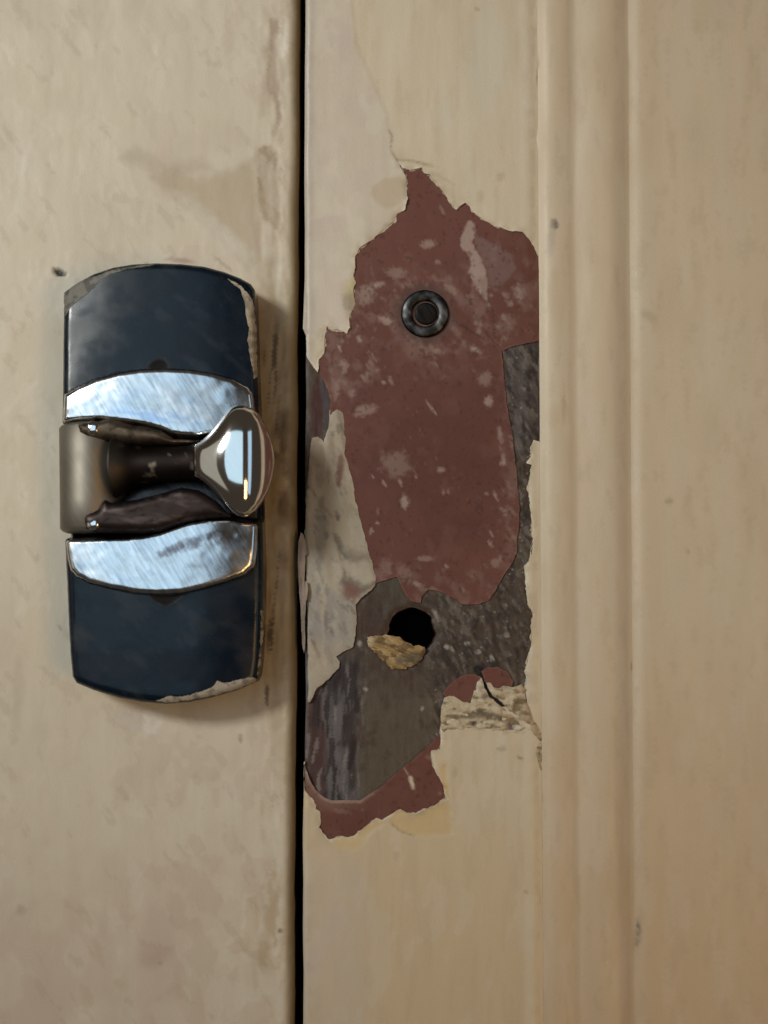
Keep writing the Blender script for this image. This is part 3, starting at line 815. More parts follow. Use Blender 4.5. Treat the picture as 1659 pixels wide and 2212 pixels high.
def stile_c(u, v, d):
    n = len(u)
    c = np.tile(np.array([0.580, 0.494, 0.358]), (n, 1))
    c = mixc(c, 0.5 * sstep(0.4, 0.7, fbm(u / 110, v / 260, 4, 211)), (0.575, 0.515, 0.385))
    c = mixc(c, 0.35 * sstep(0.5, 0.75, gn(u, v, 30, 220, 0, 4, 212)), (0.53, 0.445, 0.305))
    c = mixc(c, 0.6 * sstep(1450, 1900, v), (0.56, 0.425, 0.260))  # warm light low on the door, put into the paint colour
    c = mixc(c, 0.30 * sstep(0.58, 0.62, gn(u, v, 50, 130, 8, 5, 221)), (0.60, 0.54, 0.43))
    c = mixc(c, 0.30 * sstep(0.62, 0.66, gn(u, v, 16, 110, 0, 4, 222)), (0.49, 0.395, 0.26))
    # grey-pink older coat along the closing edge
    e = u - EL(v)
    w = 22 * (fbm(u / 40, v / 120, 3, 213) - 0.5)
    m = np.maximum(sstep(58, 40, e + w) * sstep(300, 200, v), sstep(-12, 12, sdf(inner_old, u, v) + w * 0.5) * (v < 900))
    m = np.maximum(m, 0.75 * sstep(165, 110, e + w) * sstep(1800, 1900, v))
    c = mixc(c, 0.62 * m, (0.545, 0.480, 0.405))
    c = mixc(c, 0.7 * m * sstep(0.5, 0.7, fbm(u / 60, v / 80, 4, 214)), (0.535, 0.450, 0.385))
    c = mixc(c, 0.6 * m * (v < 1000) * sstep(0.52, 0.7, fbm(u / 45, v / 55, 4, 216)), (0.60, 0.55, 0.44))
    c = mixc(c, 0.6 * sstep(26, 14, e) * (v < 900), (0.44, 0.39, 0.335))
    c = mixc(c, 0.75 * sstep(-4, 4, sdf(tan_patch, u, v)), (0.48, 0.385, 0.26))
    c = mixc(c, 0.9 * sstep(-2, 2, sdf(yell_a, u, v)), (0.56, 0.42, 0.22))
    c = mixc(c, 0.85 * sstep(-2, 2, sdf(yell_b, u, v)), (0.58, 0.45, 0.25))
    # highlight on the rolled far arris, painted as a thin paler line
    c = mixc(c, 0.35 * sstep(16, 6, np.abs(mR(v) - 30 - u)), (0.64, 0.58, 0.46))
    # grubbier towards torn edges, with odd grey and green-yellow smudges
    far = (e > 6) & (mR(v) - u > 6)
    c = mixc(c, 0.45 * far * np.exp(-d / 14.0) * sstep(0.4, 0.65, fbm(u / 24, v / 24, 3, 217)), (0.36, 0.29, 0.20))
    c = mixc(c, 0.75 * far * sstep(4.0, 0.5, d) * sstep(0.38, 0.6, fbm(u / 22, v / 22, 3, 218)), (0.66, 0.60, 0.46))
    for p, ru, rv, an, cc, k in ((C4([(320, 1010)])[0], 22, 32, 0, (0.48, 0.42, 0.16), 0.5), (C4([(300, 1080)])[0], 16, 26, 0, (0.30, 0.25, 0.18), 0.7), (C4([(1235, 310)])[0], 11, 10, 0, (0.44, 0.36, 0.22), 0.6), (C4([(1110, 440)])[0], 8, 16, 0, (0.46, 0.38, 0.25), 0.6),
                                 (C4([(750, 230)])[0], 40, 5, 12, (0.42, 0.35, 0.22), 0.6), (C4([(900, 330)])[0], 34, 4, 30, (0.45, 0.38, 0.25), 0.5), (C7([(1245, 545)])[0], 12, 7, 0, (0.38, 0.33, 0.24), 0.7), (C7([(1355, 600)])[0], 8, 4, 30, (0.25, 0.18, 0.1), 0.8), (C7([(955, 690)])[0], 6, 14, 0, (0.40, 0.33, 0.23), 0.5),
                                 (C7([(1240, 475)])[0], 12, 16, 0, (0.60, 0.53, 0.42), 0.5), ((1030, 22), 8, 6, 30, (0.38, 0.30, 0.18), 0.7), ((1135, 1985 - 60), 5, 5, 0, (0.4, 0.28, 0.18), 0.6), ((855, 1850), 8, 14, 0, (0.47, 0.38, 0.26), 0.6), ((960, 250), 20, 40, 0, (0.57, 0.53, 0.44), 0.5), ((1060, 130), 60, 120, 0, (0.55, 0.51, 0.42), 0.5)):
        c = mixc(c, k * blob(u, v, p[0], p[1], ru, rv, an, 0.5, 0.4), cc)
    # a hairline running up from the tip of the tear
    for pl in (C4([(600, 215), (575, 165), (560, 130), (570, 60), (548, 20)]), C4([(600, 215), (700, 215), (790, 240)]), C7([(560, 1000), (620, 1050), (700, 1078)])):
        c = mixc(c, 0.55 * sstep(2.8, 0.6, seg_dist(pl, u, v, False)), (0.25, 0.19, 0.11))
    # dirt in the crumbled ridge
    m = blob(u, v, 1060, 1560, 125, 22, 6, 0.6, 0.4)
    c = mixc(c, 0.7 * m * sstep(0.5, 0.68, fbm(u / 13, v / 8, 4, 219)), (0.22, 0.17, 0.10))
    ro = 0.36 + 0.2 * fbm(u / 60, v / 120, 3, 220)
    return rgba(c, ro)




def primer_c(u, v, d):
    c = np.tile(np.array([0.50, 0.42, 0.29]), (len(u), 1))
    c = mixc(c, 0.7 * sstep(0.45, 0.6, fbm(u / 26, v / 26, 4, 225)), (0.58, 0.53, 0.43))
    c = mixc(c, 0.6 * sstep(0.55, 0.65, fbm(u / 14, v / 14, 4, 226)), (0.34, 0.26, 0.17))
    return rgba(c, 0.6)


def primer_h(u, v, d):
    return stile_h(u, v) + 0.29 + 0.03 * (fbm(u / 12, v / 12, 3, 227) - 0.5) - 0.05 * np.exp(-np.minimum(d, 60) / 3.0)


near_tear = lambda u, v: np.where((v > 330) & (v < 1860), 1.0, 0.02)
for pl, sd in ((up_poly, 51), (lo_poly, 52)):
    sheet("undercoat", right_door, M_CREAM, ragged(pl, 5.0, 3.5, sd, 17, lambda x, y: lockR(x, y) or x < EL(y) + 14 or x > mR(y) - 12, bias=-1.0), primer_h, primer_c, spacing=5.0, wall=0.3, dens=near_tear, edgecol=(0.46, 0.38, 0.28))
sheet("cream_paint", right_door, M_CREAM, ragged(up_poly, 2.2, 4.0, 11, 12, lockR), cream_h, stile_c, spacing=5.0, wall=0.45, edgecol=(0.42, 0.34, 0.24))
sheet("cream_paint", right_door, M_CREAM, ragged(lo_poly, 2.2, 4.0, 12, 12, lockR), cream_h, stile_c, spacing=5.0, wall=0.45, edgecol=(0.42, 0.34, 0.24))


# ---- island of old grey-white coats left along the closing edge
def rem_h(u, v, d):
    h = stile_h(u, v) + 0.36 + 0.09 * (gn(u, v, 12, 42, -16, 4, 231) - 0.5) * 2 + 0.10 * (fbm(u / 60, v / 90, 3, 232) - 0.5)
    h += 0.22 * (fbm(u / 30, v / 30, 2, 233) - 0.5) * np.exp(-np.minimum(d, 60) / 8.0) - 0.10 * np.exp(-np.minimum(d, 60) / 4.0)
    return h


def rem_c(u, v, d):
    n = len(u)
    c = np.tile(np.array([0.430, 0.385, 0.315]), (n, 1))
    c = mixc(c, 0.8 * sstep(0.42, 0.62, gn(u, v, 34, 90, -12, 4, 241)) * sstep(1060, 1140, v), (0.375, 0.375, 0.345))
    c = mixc(c, 0.7 * sstep(1090, 1010, v) * sstep(0.35, 0.55, gn(u, v, 16, 70, -8, 4, 242)), (0.30, 0.235, 0.175))
    c = mixc(c, 0.65 * sstep(1260, 1300, v) * sstep(1420, 1360, v) * sstep(0.4, 0.6, gn(u, v, 14, 60, 0, 4, 243)), (0.33, 0.31, 0.32))
    c = mixc(c, 0.45 * sstep(0.58, 0.68, gn(u, v, 12, 40, -18, 5, 244)), (0.22, 0.19, 0.165))
    c = mixc(c, 0.5 * sstep(0.70, 0.76, gn(u, v, 11, 26, -24, 4, 249)), (0.13, 0.11, 0.09))
    c = mixc(c, 0.5 * sstep(0.60, 0.66, gn(u, v, 20, 44, -10, 5, 250)), (0.52, 0.48, 0.40))
    c = mixc(c, 0.4 * sstep(1360, 1440, v), (0.50, 0.43, 0.345))
    for p, ru, rv, an, cc, k in ((CS([(505, 170)])[0], 8, 38, 4, (0.20, 0.09, 0.07), 0.85), (CS([(470, 730)])[0], 5, 13, -22, (0.09, 0.08, 0.06), 0.9), (CS([(315, 760)])[0], 4, 7, -20, (0.13, 0.12, 0.09), 0.8), (CS([(330, 970)])[0], 6, 10, 0, (0.18, 0.19, 0.17), 0.8), (CS([(270, 900)])[0], 14, 60, 0, (0.28, 0.28, 0.25), 0.6),
                                 (CS([(500, 1080)])[0], 9, 24, -20, (0.12, 0.10, 0.08), 0.85), (CS([(560, 1190)])[0], 9, 20, -30, (0.14, 0.14, 0.14), 0.8), (CS([(720, 1250)])[0], 34, 18, 30, (0.20, 0.175, 0.14), 0.85), (CS([(850, 1260)])[0], 14, 10, 20, (0.24, 0.2, 0.16), 0.7), (CS([(640, 1590)])[0], 30, 20, 30, (0.15, 0.12, 0.095), 0.9), (CS([(800, 1630)])[0], 40, 8, -26, (0.17, 0.14, 0.11), 0.85),
                                 (CS([(640, 1690)])[0], 26, 18, 35, (0.22, 0.10, 0.08), 0.85), (CS([(230, 1660)])[0], 5, 18, 0, (0.20, 0.19, 0.20), 0.7), (CS([(340, 1660)])[0], 6, 14, -10, (0.22, 0.21, 0.21), 0.6), (CS([(330, 2040)])[0], 6, 34, 0, (0.20, 0.18, 0.22), 0.75), (CS([(400, 2000)])[0], 6, 14, 14, (0.24, 0.22, 0.22), 0.6), (CS([(270, 560)])[0], 8, 20, 10, (0.22, 0.18, 0.14), 0.7),
                                 (CS([(60, 300)])[0], 10, 50, 0, (0.06, 0.045, 0.02), 0.8), (CS([(480, 340)])[0], 4, 9, -25, (0.2, 0.15, 0.1), 0.7), (CS([(700, 900)])[0], 44, 90, -12, (0.44, 0.40, 0.30), 0.5), (CS([(780, 1430)])[0], 40, 30, 0, (0.50, 0.47, 0.40), 0.6)):
        c = mixc(c, k * blob(u, v, p[0], p[1], ru, rv, an, 0.5, 0.45), cc)
    c = mixc(c, 0.6 * sstep(4, 0.5, d) * sstep(0.4, 0.6, fbm(u / 20, v / 20, 3, 247)) * (u > 700), (0.54, 0.49, 0.40))
    c = c * np.array([0.82, 0.78, 0.72])[None]
    return rgba(c, 0.45 + 0.2 * fbm(u / 30, v / 30, 3, 248))


sheet("paint_remnant", right_door, M_CREAM, ragged(rem_poly, 2.2, 4.0, 13, 12), rem_h, rem_c, spacing=4.4, wall=0.5, edgecol=(0.34, 0.29, 0.22), label="grey-white island of older paint left along the closing edge")

# thin curls of paint standing off the closing edge
for pl, hh in ((CF([(500, 300), (520, 215), (545, 235), (570, 330), (582, 400), (560, 420), (556, 560), (552, 640), (560, 740), (566, 830), (556, 1000), (560, 1180), (548, 1270), (530, 1180), (520, 900), (505, 700), (495, 500)]), 0.75),
               (CF([(560, 640), (578, 650), (585, 720), (572, 810), (560, 780)]), 0.95)):
    sheet("paint_curl", right_door, M_CREAM, ragged(pl, 0.8, 4, 15, 10), lambda u, v, d, hh=hh: hh + 0.25 * (fbm(u / 20, v / 30, 2, 251) - .5) + 0.0 * d,
          lambda u, v, d: rgba(mixc(np.tile(np.array([0.30, 0.24, 0.19]), (len(u), 1)), 0.6 * sstep(.45, .65, gn(u, v, 5, 30, 0, 3, 252)), (0.13, 0.10, 0.08)), 0.5), spacing=4, wall=0.25, edgecol=(0.3, 0.24, 0.18))


# ---- crumbling filler at the lower lip, split by a crack
fill_a = CK([(272, 545), (330, 520), (375, 530), (470, 585), (560, 600), (600, 470), (650, 320), (685, 330), (700, 400), (730, 470), (770, 545), (860, 612), (950, 690), (1060, 765), (1170, 850), (1190, 900), (1100, 915), (1000, 900), (900, 895), (800, 880), (730, 882), (650, 890), (560, 885), (480, 900), (400, 905), (330, 895), (262, 930), (240, 860), (232, 780), (240, 660)])
fill_b = CK([(705, 300), (760, 355), (810, 430), (870, 440), (920, 410), (1000, 430), (1060, 420), (1110, 400), (1165, 455), (1150, 520), (1180, 640), (1225, 770), (1300, 860), (1325, 960), (1335, 1060), (1310, 1130), (1325, 1330), (1300, 1250), (1275, 1090), (1270, 980), (1190, 850), (1075, 745), (985, 690), (965, 665), (890, 590), (800, 520), (750, 440), (722, 370)])


def fill_h(u, v, d):
    h = 0.62 + stile_h(u, v) + 0.5 * (gn(u, v, 24, 11, 8, 5, 261) - 0.42) * 2 + 0.15 * (fbm(u / 7, v / 7, 2, 262) - 0.5)
    return h - 0.25 * np.exp(-np.minimum(d, 60) / 5.0)


def fill_c(u, v, d):
    c = np.tile(np.array([0.50, 0.41, 0.275]), (len(u), 1))
    c = mixc(c, 0.8 * sstep(1105, 1125, u + 0.3 * (v - 1480)), (0.41, 0.30, 0.185))
    c = mixc(c, 0.85 * sstep(0.52, 0.62, gn(u, v, 22, 9, 8, 5, 263)), (0.17, 0.125, 0.07))
    c = mixc(c, 0.55 * sstep(0.56, 0.7, fbm(u / 12, v / 10, 3, 264)), (0.60, 0.53, 0.40))
    for p, ru, rv, an, cc, k in ((CK([(600, 740)])[0], 60, 7, -4, (0.14, 0.11, 0.065), 0.85), (CK([(720, 720)])[0], 26, 8, 30, (0.13, 0.10, 0.06), 0.8), (CK([(600, 830)])[0], 9, 6, 30, (0.07, 0.06, 0.045), 0.9), (CK([(1000, 865)])[0], 12, 7, 0, (0.16, 0.14, 0.14), 0.85), (CK([(1075, 870)])[0], 11, 7, 10, (0.68, 0.63, 0.54), 0.9), (CK([(670, 850)])[0], 12, 7, 0, (0.66, 0.60, 0.48), 0.8), (CK([(1130, 815)])[0], 16, 5, 40, (0.66, 0.60, 0.48), 0.8),
                                 (CK([(710, 530)])[0], 5, 9, -20, (0.16, 0.13, 0.10), 0.8), (CK([(950, 760)])[0], 20, 7, 20, (0.27, 0.17, 0.09), 0.7), (CK([(660, 380)])[0], 12, 24, 10, (0.60, 0.52, 0.42), 0.7), (CK([(780, 420)])[0], 10, 16, 0, (0.58, 0.50, 0.38), 0.7)):
        c = mixc(c, k * blob(u, v, p[0], p[1], ru, rv, an, 0.5, 0.5), cc)
    return rgba(c, 0.75)


sheet("filler_crust", right_door, M_CRUST, ragged(fill_a, 1.8, 3.5, 21, 9), fill_h, fill_c, spacing=3.4, wall=0.75, edgecol=(0.30, 0.23, 0.14))
sheet("filler_crust", right_door, M_CRUST, ragged(fill_b, 1.4, 3.5, 22, 9), lambda u, v, d: fill_h(u, v, d) + 0.12, fill_c, spacing=3.4, wall=0.8, edgecol=(0.30, 0.22, 0.13))

# ---- torn wood hanging below the empty screw hole
spl = C6([(415, 640), (480, 634), (545, 626), (620, 640), (665, 672), (700, 692), (735, 688), (770, 700), (776, 742), (740, 790), (700, 815), (660, 832), (615, 840), (580, 835), (545, 812), (520, 790), (470, 742), (428, 705)])


def spl_h(u, v, d):
    c0 = C6([(590, 720)])[0]
    h = 0.45 + 0.5 * np.exp(-((u - c0[0]) / 60) ** 2 - ((v - c0[1]) / 34) ** 2) + 0.55 * (gn(u, v, 30, 6, 22, 4, 271) - 0.5) * 2
    return h - 0.25 * np.exp(-np.minimum(d, 60) / 5.0)


def spl_c(u, v, d):
    c = np.tile(np.array([0.34, 0.225, 0.095]), (len(u), 1))
    c = mixc(c, 0.7 * sstep(0.5, 0.68, gn(u, v, 20, 8, 24, 4, 272)), (0.46, 0.345, 0.18))
    c = mixc(c, 0.85 * sstep(0.5, 0.40, gn(u, v, 16, 7, 14, 5, 273)), (0.12, 0.07, 0.03))
    p = C6([(680, 775)])[0]
    c = mixc(c, 0.75 * blob(u, v, p[0], p[1], 40, 15, -8, 0.6, 0.4), (0.10, 0.088, 0.06))
    p = C6([(430, 660)])[0]
    c = mixc(c, 0.6 * blob(u, v, p[0], p[1], 14, 16, 0, 0.6, 0.4), (0.52, 0.42, 0.28))
    return rgba(c, 0.8)


sheet("splinter", right_door, M_WOOD, ragged(spl, 3.4, 2.6, 23, 7), spl_h, spl_c, spacing=3.0, wall=0.8, edgecol=(0.16, 0.10, 0.05))


# ---- moulding and panel
def mould_h(u, v, d):
    x = u - mshift(v)
    xs = [1167, 1170, 1178, 1190, 1205, 1220, 1232, 1240, 1248, 1258, 1275, 1295, 1315, 1332, 1342, 1350, 1358, 1364]
    hs = [0.05, 0.40, 0.80, 1.02, 1.05, 0.90, 0.64, 0.52, 0.60, 0.74, 0.94, 1.08, 1.05, 0.80, 0.46, 0.18, -0.04, -0.14]
    t = np.interp(x, xs, hs)
    # soften by a small box of samples: thick paint fills every quirk
    for o in (-10, -6, -3, 3, 6, 10):
        t = t + np.interp(x + o, xs, hs)
    t = t / 7
    t += 0.06 * (gn(u, v, 30, 180, 0, 3, 281) - 0.5) * 2 * sstep(0, 24, 1364 - x) * sstep(0, 14, x - 1167)
    return t


def trim_c(u, v, d):
    n = len(u)
    c = np.tile(np.array([0.565, 0.462, 0.328]), (n, 1))
    c = mixc(c, 0.5 * sstep(0.4, 0.7, gn(u, v, 50, 260, 0, 4, 291)), (0.555, 0.485, 0.355))
    c = mixc(c, 0.5 * sstep(0.5, 0.75, gn(u, v, 60, 160, 0, 4, 292)), (0.52, 0.415, 0.28))
    c = mixc(c, 0.55 * sstep(1250, 2100, v), (0.535, 0.375, 0.225))  # warmer downwards: the low warm light is put into the colour
    c = mixc(c, 0.25 * sstep(0.60, 0.64, gn(u, v, 40, 150, 0, 5, 296)), (0.58, 0.51, 0.40))
    c = mixc(c, 0.25 * sstep(0.66, 0.70, gn(u, v, 14, 60, 0, 4, 297)), (0.42, 0.34, 0.22))
    x = u - mshift(v)
    c = mixc(c, 0.4 * sstep(12, 4, np.abs(x - 1238) + 10 * (gn(u, v, 20, 90, 0, 3, 293) - .5)), (0.40, 0.31, 0.20))  # shadow in this groove and the next, painted into the colour
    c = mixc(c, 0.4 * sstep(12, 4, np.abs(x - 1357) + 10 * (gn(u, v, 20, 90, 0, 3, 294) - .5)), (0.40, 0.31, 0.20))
    for cu, cv, ru, rv, an, cc, k in ((1197, 489, 9, 12, -20, (0.10, 0.085, 0.07), 0.85), (1188, 520, 10, 40, 6, (0.40, 0.35, 0.27), 0.6), (1400, 683, 22, 12, 24, (0.42, 0.35, 0.23), 0.6), (1447, 1083, 10, 9, 0, (0.36, 0.28, 0.17), 0.7), (1610, 1102, 9, 8, 0, (0.44, 0.35, 0.24), 0.4), (1487, 1193, 4, 5, 0, (0.36, 0.28, 0.18), 0.6),
                                      (1376, 2020, 7, 42, 3, (0.17, 0.145, 0.10), 0.7), (1375, 2000, 4, 16, 0, (0.07, 0.06, 0.04), 0.7), (1372, 1010, 8, 70, 0, (0.56, 0.50, 0.40), 0.5), (1216, 880, 5, 40, 0, (0.40, 0.29, 0.18), 0.5), (1195, 900, 18, 30, 0, (0.5, 0.38, 0.25), 0.5), (1192, 1660, 4, 3, 0, (0.3, 0.3, 0.25), 0.6),
                                      (1500, 300, 30, 90, 0, (0.51, 0.43, 0.30), 0.4), (1520, 930, 70, 60, 0, (0.53, 0.445, 0.31), 0.5), (1320, 1250, 14, 130, 0, (0.56, 0.49, 0.38), 0.5)):
        c = mixc(c, k * blob(u, v, cu, cv, ru, rv, an, 0.6, 0.4), cc)
    ro = 0.38 + 0.2 * fbm(u / 60, v / 160, 3, 295)
    return rgba(c, ro)


ms_poly = [(U_M0 + mshift(v), v) for v in range(-200, 2421, 20)] + [(U_M1 + mshift(v), v) for v in range(2420, -201, -20)]
sheet("moulding", right_door, M_CREAM, ms_poly, mould_h, trim_c, spacing=6.0, wall=6.0, edgecol=(0.4, 0.3, 0.2))


def panel_h(u, v, d):
    x = u - mshift(v) - U_M1
    t = np.clip(x / 24.0, 0, 1)
    h = -0.09 + 0.38 * sstep(0, 1, t) - 0.18 * sstep(24, 80, x)
    h += (0.06 * (fbm(u / 220, v / 300, 3, 301) - 0.5) * 2 + 0.02 * (gn(u, v, 22, 120, 0, 3, 302) - 0.5)) * sstep(0, 50, x)
    return h


pn_poly = [(U_M1 + mshift(v), v) for v in range(-200, 2421, 20)] + [(1900, 2420), (1900, -200)]
sheet("panel", right_door, M_CREAM, pn_poly, panel_h, trim_c, spacing=9.0, wall=5.0, edgecol=(0.4, 0.3, 0.2))

# =================================================================== CARCASS BEHIND THE GAP
stop_m, nt_, b_ = new_mat("dark_carcass_wood")
b_.inputs['Base Color'].default_value = (0.03, 0.022, 0.015, 1)
b_.inputs['Roughness'].default_value = 0.9
nzz = noise_at(nt_, 300.0, (1, 1, 0.1))
bpp = node(nt_, 'ShaderNodeBump')
bpp.inputs['Strength'].default_value = 0.4
bpp.inputs['Distance'].default_value = 0.0003
nt_.links.new(nzz.outputs['Fac'], bpp.inputs['Height'])
nt_.links.new(bpp.outputs['Normal'], b_.inputs['Normal'])
V = [(x, y, z) for y in (22.6, 30) for z in (-100, 100) for x in (-95, 95)]
Fq = [(0, 1, 3, 2), (4, 6, 7, 5), (0, 4, 5, 1), (2, 3, 7, 6), (0, 2, 6, 4), (1, 5, 7, 3)]
stop = link_mesh("wall_behind_doors", V, Fq, stop_m, None)
stop["kind"] = "structure"

# =================================================================== THE CATCH
catch_o = place(np.array([350.0]), np.array([1520.0]), 0)[0]
catch = thing("cabinet_catch", "black enamel and chrome catch with a mushroom lever, smeared with old paint", "catch", (catch_o[0], 0.2, catch_o[2]))

CASE_H = 7.6
case_poly = C1([(118, 262), (200, 205), (300, 155), (420, 118), (550, 98), (700, 92), (850, 97), (1000, 112), (1120, 143), (1220, 180), (1285, 215), (1310, 250), (1316, 400), (1322, 600), (1326, 760), (1332, 900)]) \
    + C2([(1342, 500), (1352, 800)]) + C3([(1366, 300), (1364, 500), (1358, 700), (1348, 880), (1335, 975), (1318, 1012), (1200, 1065), (1050, 1110), (900, 1140), (750, 1150), (600, 1138), (450, 1110), (300, 1065), (190, 1020), (165, 980), (152, 850), (141, 650), (131, 400)]) \
    + C2([(118, 1150), (100, 800), (98, 500)]) + C1([(104, 900), (104, 700), (107, 450), (112, 300)])
case_poly = ragged(case_poly, 0.25, 5.0, 1, 12)
notch_a = C1([(668, 740), (695, 718), (722, 708), (752, 714), (770, 740), (775, 762), (660, 762)])
notch_b = C3([(660, 470), (880, 465), (820, 505), (770, 535), (710, 512)])


PLATE_H = 9.3
plate_poly = C2([(110, 238), (200, 192), (320, 142), (460, 103), (600, 84), (760, 80), (900, 86), (1050, 106), (1180, 142), (1270, 192), (1302, 240), (1312, 330), (1322, 500), (1330, 700), (1332, 900)]) \
    + C3([(1330, 60), (1325, 180), (1310, 290), (1250, 345), (1130, 392), (980, 436), (850, 465), (700, 472), (550, 461), (400, 431), (270, 396), (190, 355), (150, 310), (130, 230), (120, 130)]) + C2([(110, 1100), (102, 900), (98, 700), (98, 500), (104, 330)])
plate_poly = ragged(plate_poly, 0.2, 4.0, 2, 12)
slot = C2([(20, 432), (200, 410), (330, 405), (480, 420), (620, 440), (720, 466), (800, 500), (960, 515), (1120, 480), (1420, 470), (1420, 1060), (1240, 1040), (1140, 1022), (1000, 1030), (900, 1048), (810, 1078), (720, 1110), (620, 1132), (500, 1144), (20, 1154)])


def case_h(u, v, d):
    t = np.clip(d / 16.0, 0, 1)
    h = CASE_H - 1.1 * (1 - np.sqrt(np.clip(1 - (1 - t) ** 2, 0, 1)))
    x = (u - 350) / 215.0
    y = (v - 1045) / 478.0
    h += 1.25 * (1 - x * x) + 0.5 * (1 - y * y)
    h += 0.05 * (fbm(u / 90, v / 90, 3, 311) - 0.5) * 2
    h -= 5.0 * sstep(-2, 10, np.maximum(sdf(plate_poly, u, v) - 10, sdf(slot, u, v)))
    for nk in (notch_a, notch_b):
        h -= 0.25 * sstep(-2, 8, sdf(nk, u, v))
    return h


def case_c(u, v, d):
    c = np.tile(np.array([0.003, 0.008, 0.016]), (len(u), 1))
    c = mixc(c, 0.35 * sstep(0.5, 0.8, fbm(u / 60, v / 60, 4, 312)), (0.008, 0.012, 0.018))
    c = mixc(c, 0.6 * sstep(0.58, 0.80, gn(u, v, 30, 60, -50, 5, 313)), (0.020, 0.026, 0.032))
    c = mixc(c, 0.25 * sstep(0.76, 0.84, gn(u, v, 3, 22, -40, 3, 317)), (0.03, 0.035, 0.04))
    c = mixc(c, 0.35 * sstep(9, 2, d) * sstep(.45, .6, fbm(u / 25, v / 25, 3, 318)), (0.06, 0.055, 0.045))
    ro = 0.16 + 0.16 * sstep(0.25, 0.8, fbm(u / 80, v / 60, 5, 314))
    for nk in (notch_a, notch_b):        # the two notches coloured matt near-black
        m = sstep(-9, 3, sdf(nk, u, v) + 6 * (fbm(u / 9, v / 9, 3, 316) - .5))
        c = mixc(c, m, (0.003, 0.003, 0.004))
        ro = ro + (0.85 - ro) * m
    return rgba(c, ro)


case = sheet("case", catch, M_BLACK, case_poly, case_h, case_c, spacing=4.5, wall=8.6, base=CASE_H)

smA = C1([(108, 265), (150, 240), (260, 190), (330, 175), (420, 140), (540, 120), (620, 108), (720, 104), (640, 122), (520, 140), (420, 165), (350, 200), (300, 260), (230, 310), (160, 370), (128, 420), (110, 435), (108, 350)])
smB = C1([(1145, 195), (1185, 215), (1230, 240), (1275, 290), (1305, 340), (1318, 470), (1322, 560), (1326, 700), (1330, 800), (1310, 820), (1300, 740), (1280, 660), (1272, 590), (1282, 500), (1262, 420), (1250, 330), (1225, 260), (1180, 225)])
smC = C3([(700, 1130), (790, 1100), (860, 1105), (960, 1080), (1060, 1040), (1080, 1005), (1120, 1020), (1200, 1000), (1300, 982), (1322, 996), (1310, 1018), (1200, 1058), (1050, 1100), (900, 1128), (760, 1142)])
smD = C3([(1350, 560), (1368, 575), (1362, 700), (1354, 830), (1340, 960), (1326, 980), (1335, 900), (1345, 800), (1350, 700)])


def smear_c(base, dark):
    def f(u, v, d):
        c = np.tile(np.array(base, float), (len(u), 1))
        c = mixc(c, 0.8 * sstep(0.48, 0.62, gn(u, v, 12, 9, -30, 4, 321)), dark)
        return rgba(c, 0.6)
    return f


def on_case(extra):
    def f(u, v, d):
        dd = seg_dist(case_poly, u, v)
        dd = np.where(inside(case_poly, u, v), dd, 0)
        return case_h(u, v, dd) + extra + 0.08 * (fbm(u / 10, v / 10, 3, 322) - 0.5)
    return f


sheet("paint_smear", case, M_CRUST, ragged(smA, 2.0, 3.0, 31, 8), on_case(0.05), smear_c((0.16, 0.15, 0.125), (0.055, 0.052, 0.047)), spacing=3.5, wall=0.2, base=CASE_H, label="thin grey paint smear on the upper left shoulder")
sheet("paint_smear", case, M_CRUST, ragged(smB, 2.2, 3.0, 32, 8), on_case(0.10), smear_c((0.40, 0.34, 0.25), (0.20, 0.17, 0.12)), spacing=3.5, wall=0.3, base=CASE_H, label="thick cream paint smear down the upper right edge")
sheet("paint_smear", case, M_CRUST, ragged(smC, 2.4, 3.0, 33, 8), on_case(0.08), smear_c((0.36, 0.315, 0.25), (0.14, 0.125, 0.105)), spacing=3.5, wall=0.25, base=CASE_H, label="chalky cream paint smear along the bottom edge")
sheet("paint_smear", case, M_CRUST, ragged(smD, 1.6, 3.0, 34, 7), on_case(0.08), smear_c((0.42, 0.37, 0.28), (0.04, 0.04, 0.04)), spacing=3.5, wall=0.25, base=CASE_H, label="broken line of cream paint down the lower right edge")

# ---- chrome face plate with the slot the lever lies in
def plate_h(u, v, d):
    t = np.clip(d / 13.0, 0, 1)
    h = PLATE_H - 1.0 * (1 - np.sqrt(np.clip(1 - (1 - t) ** 2, 0, 1)))
    x = (u - 345) / 210.0
    h += 0.95 * (1 - x * x)
    h += 0.09 * (fbm(u / 75, v / 60, 3, 331) - 0.5) * 2
    s = sdf(slot, u, v)
    h -= 5.2 * sstep(-7, 13, s)
    return h


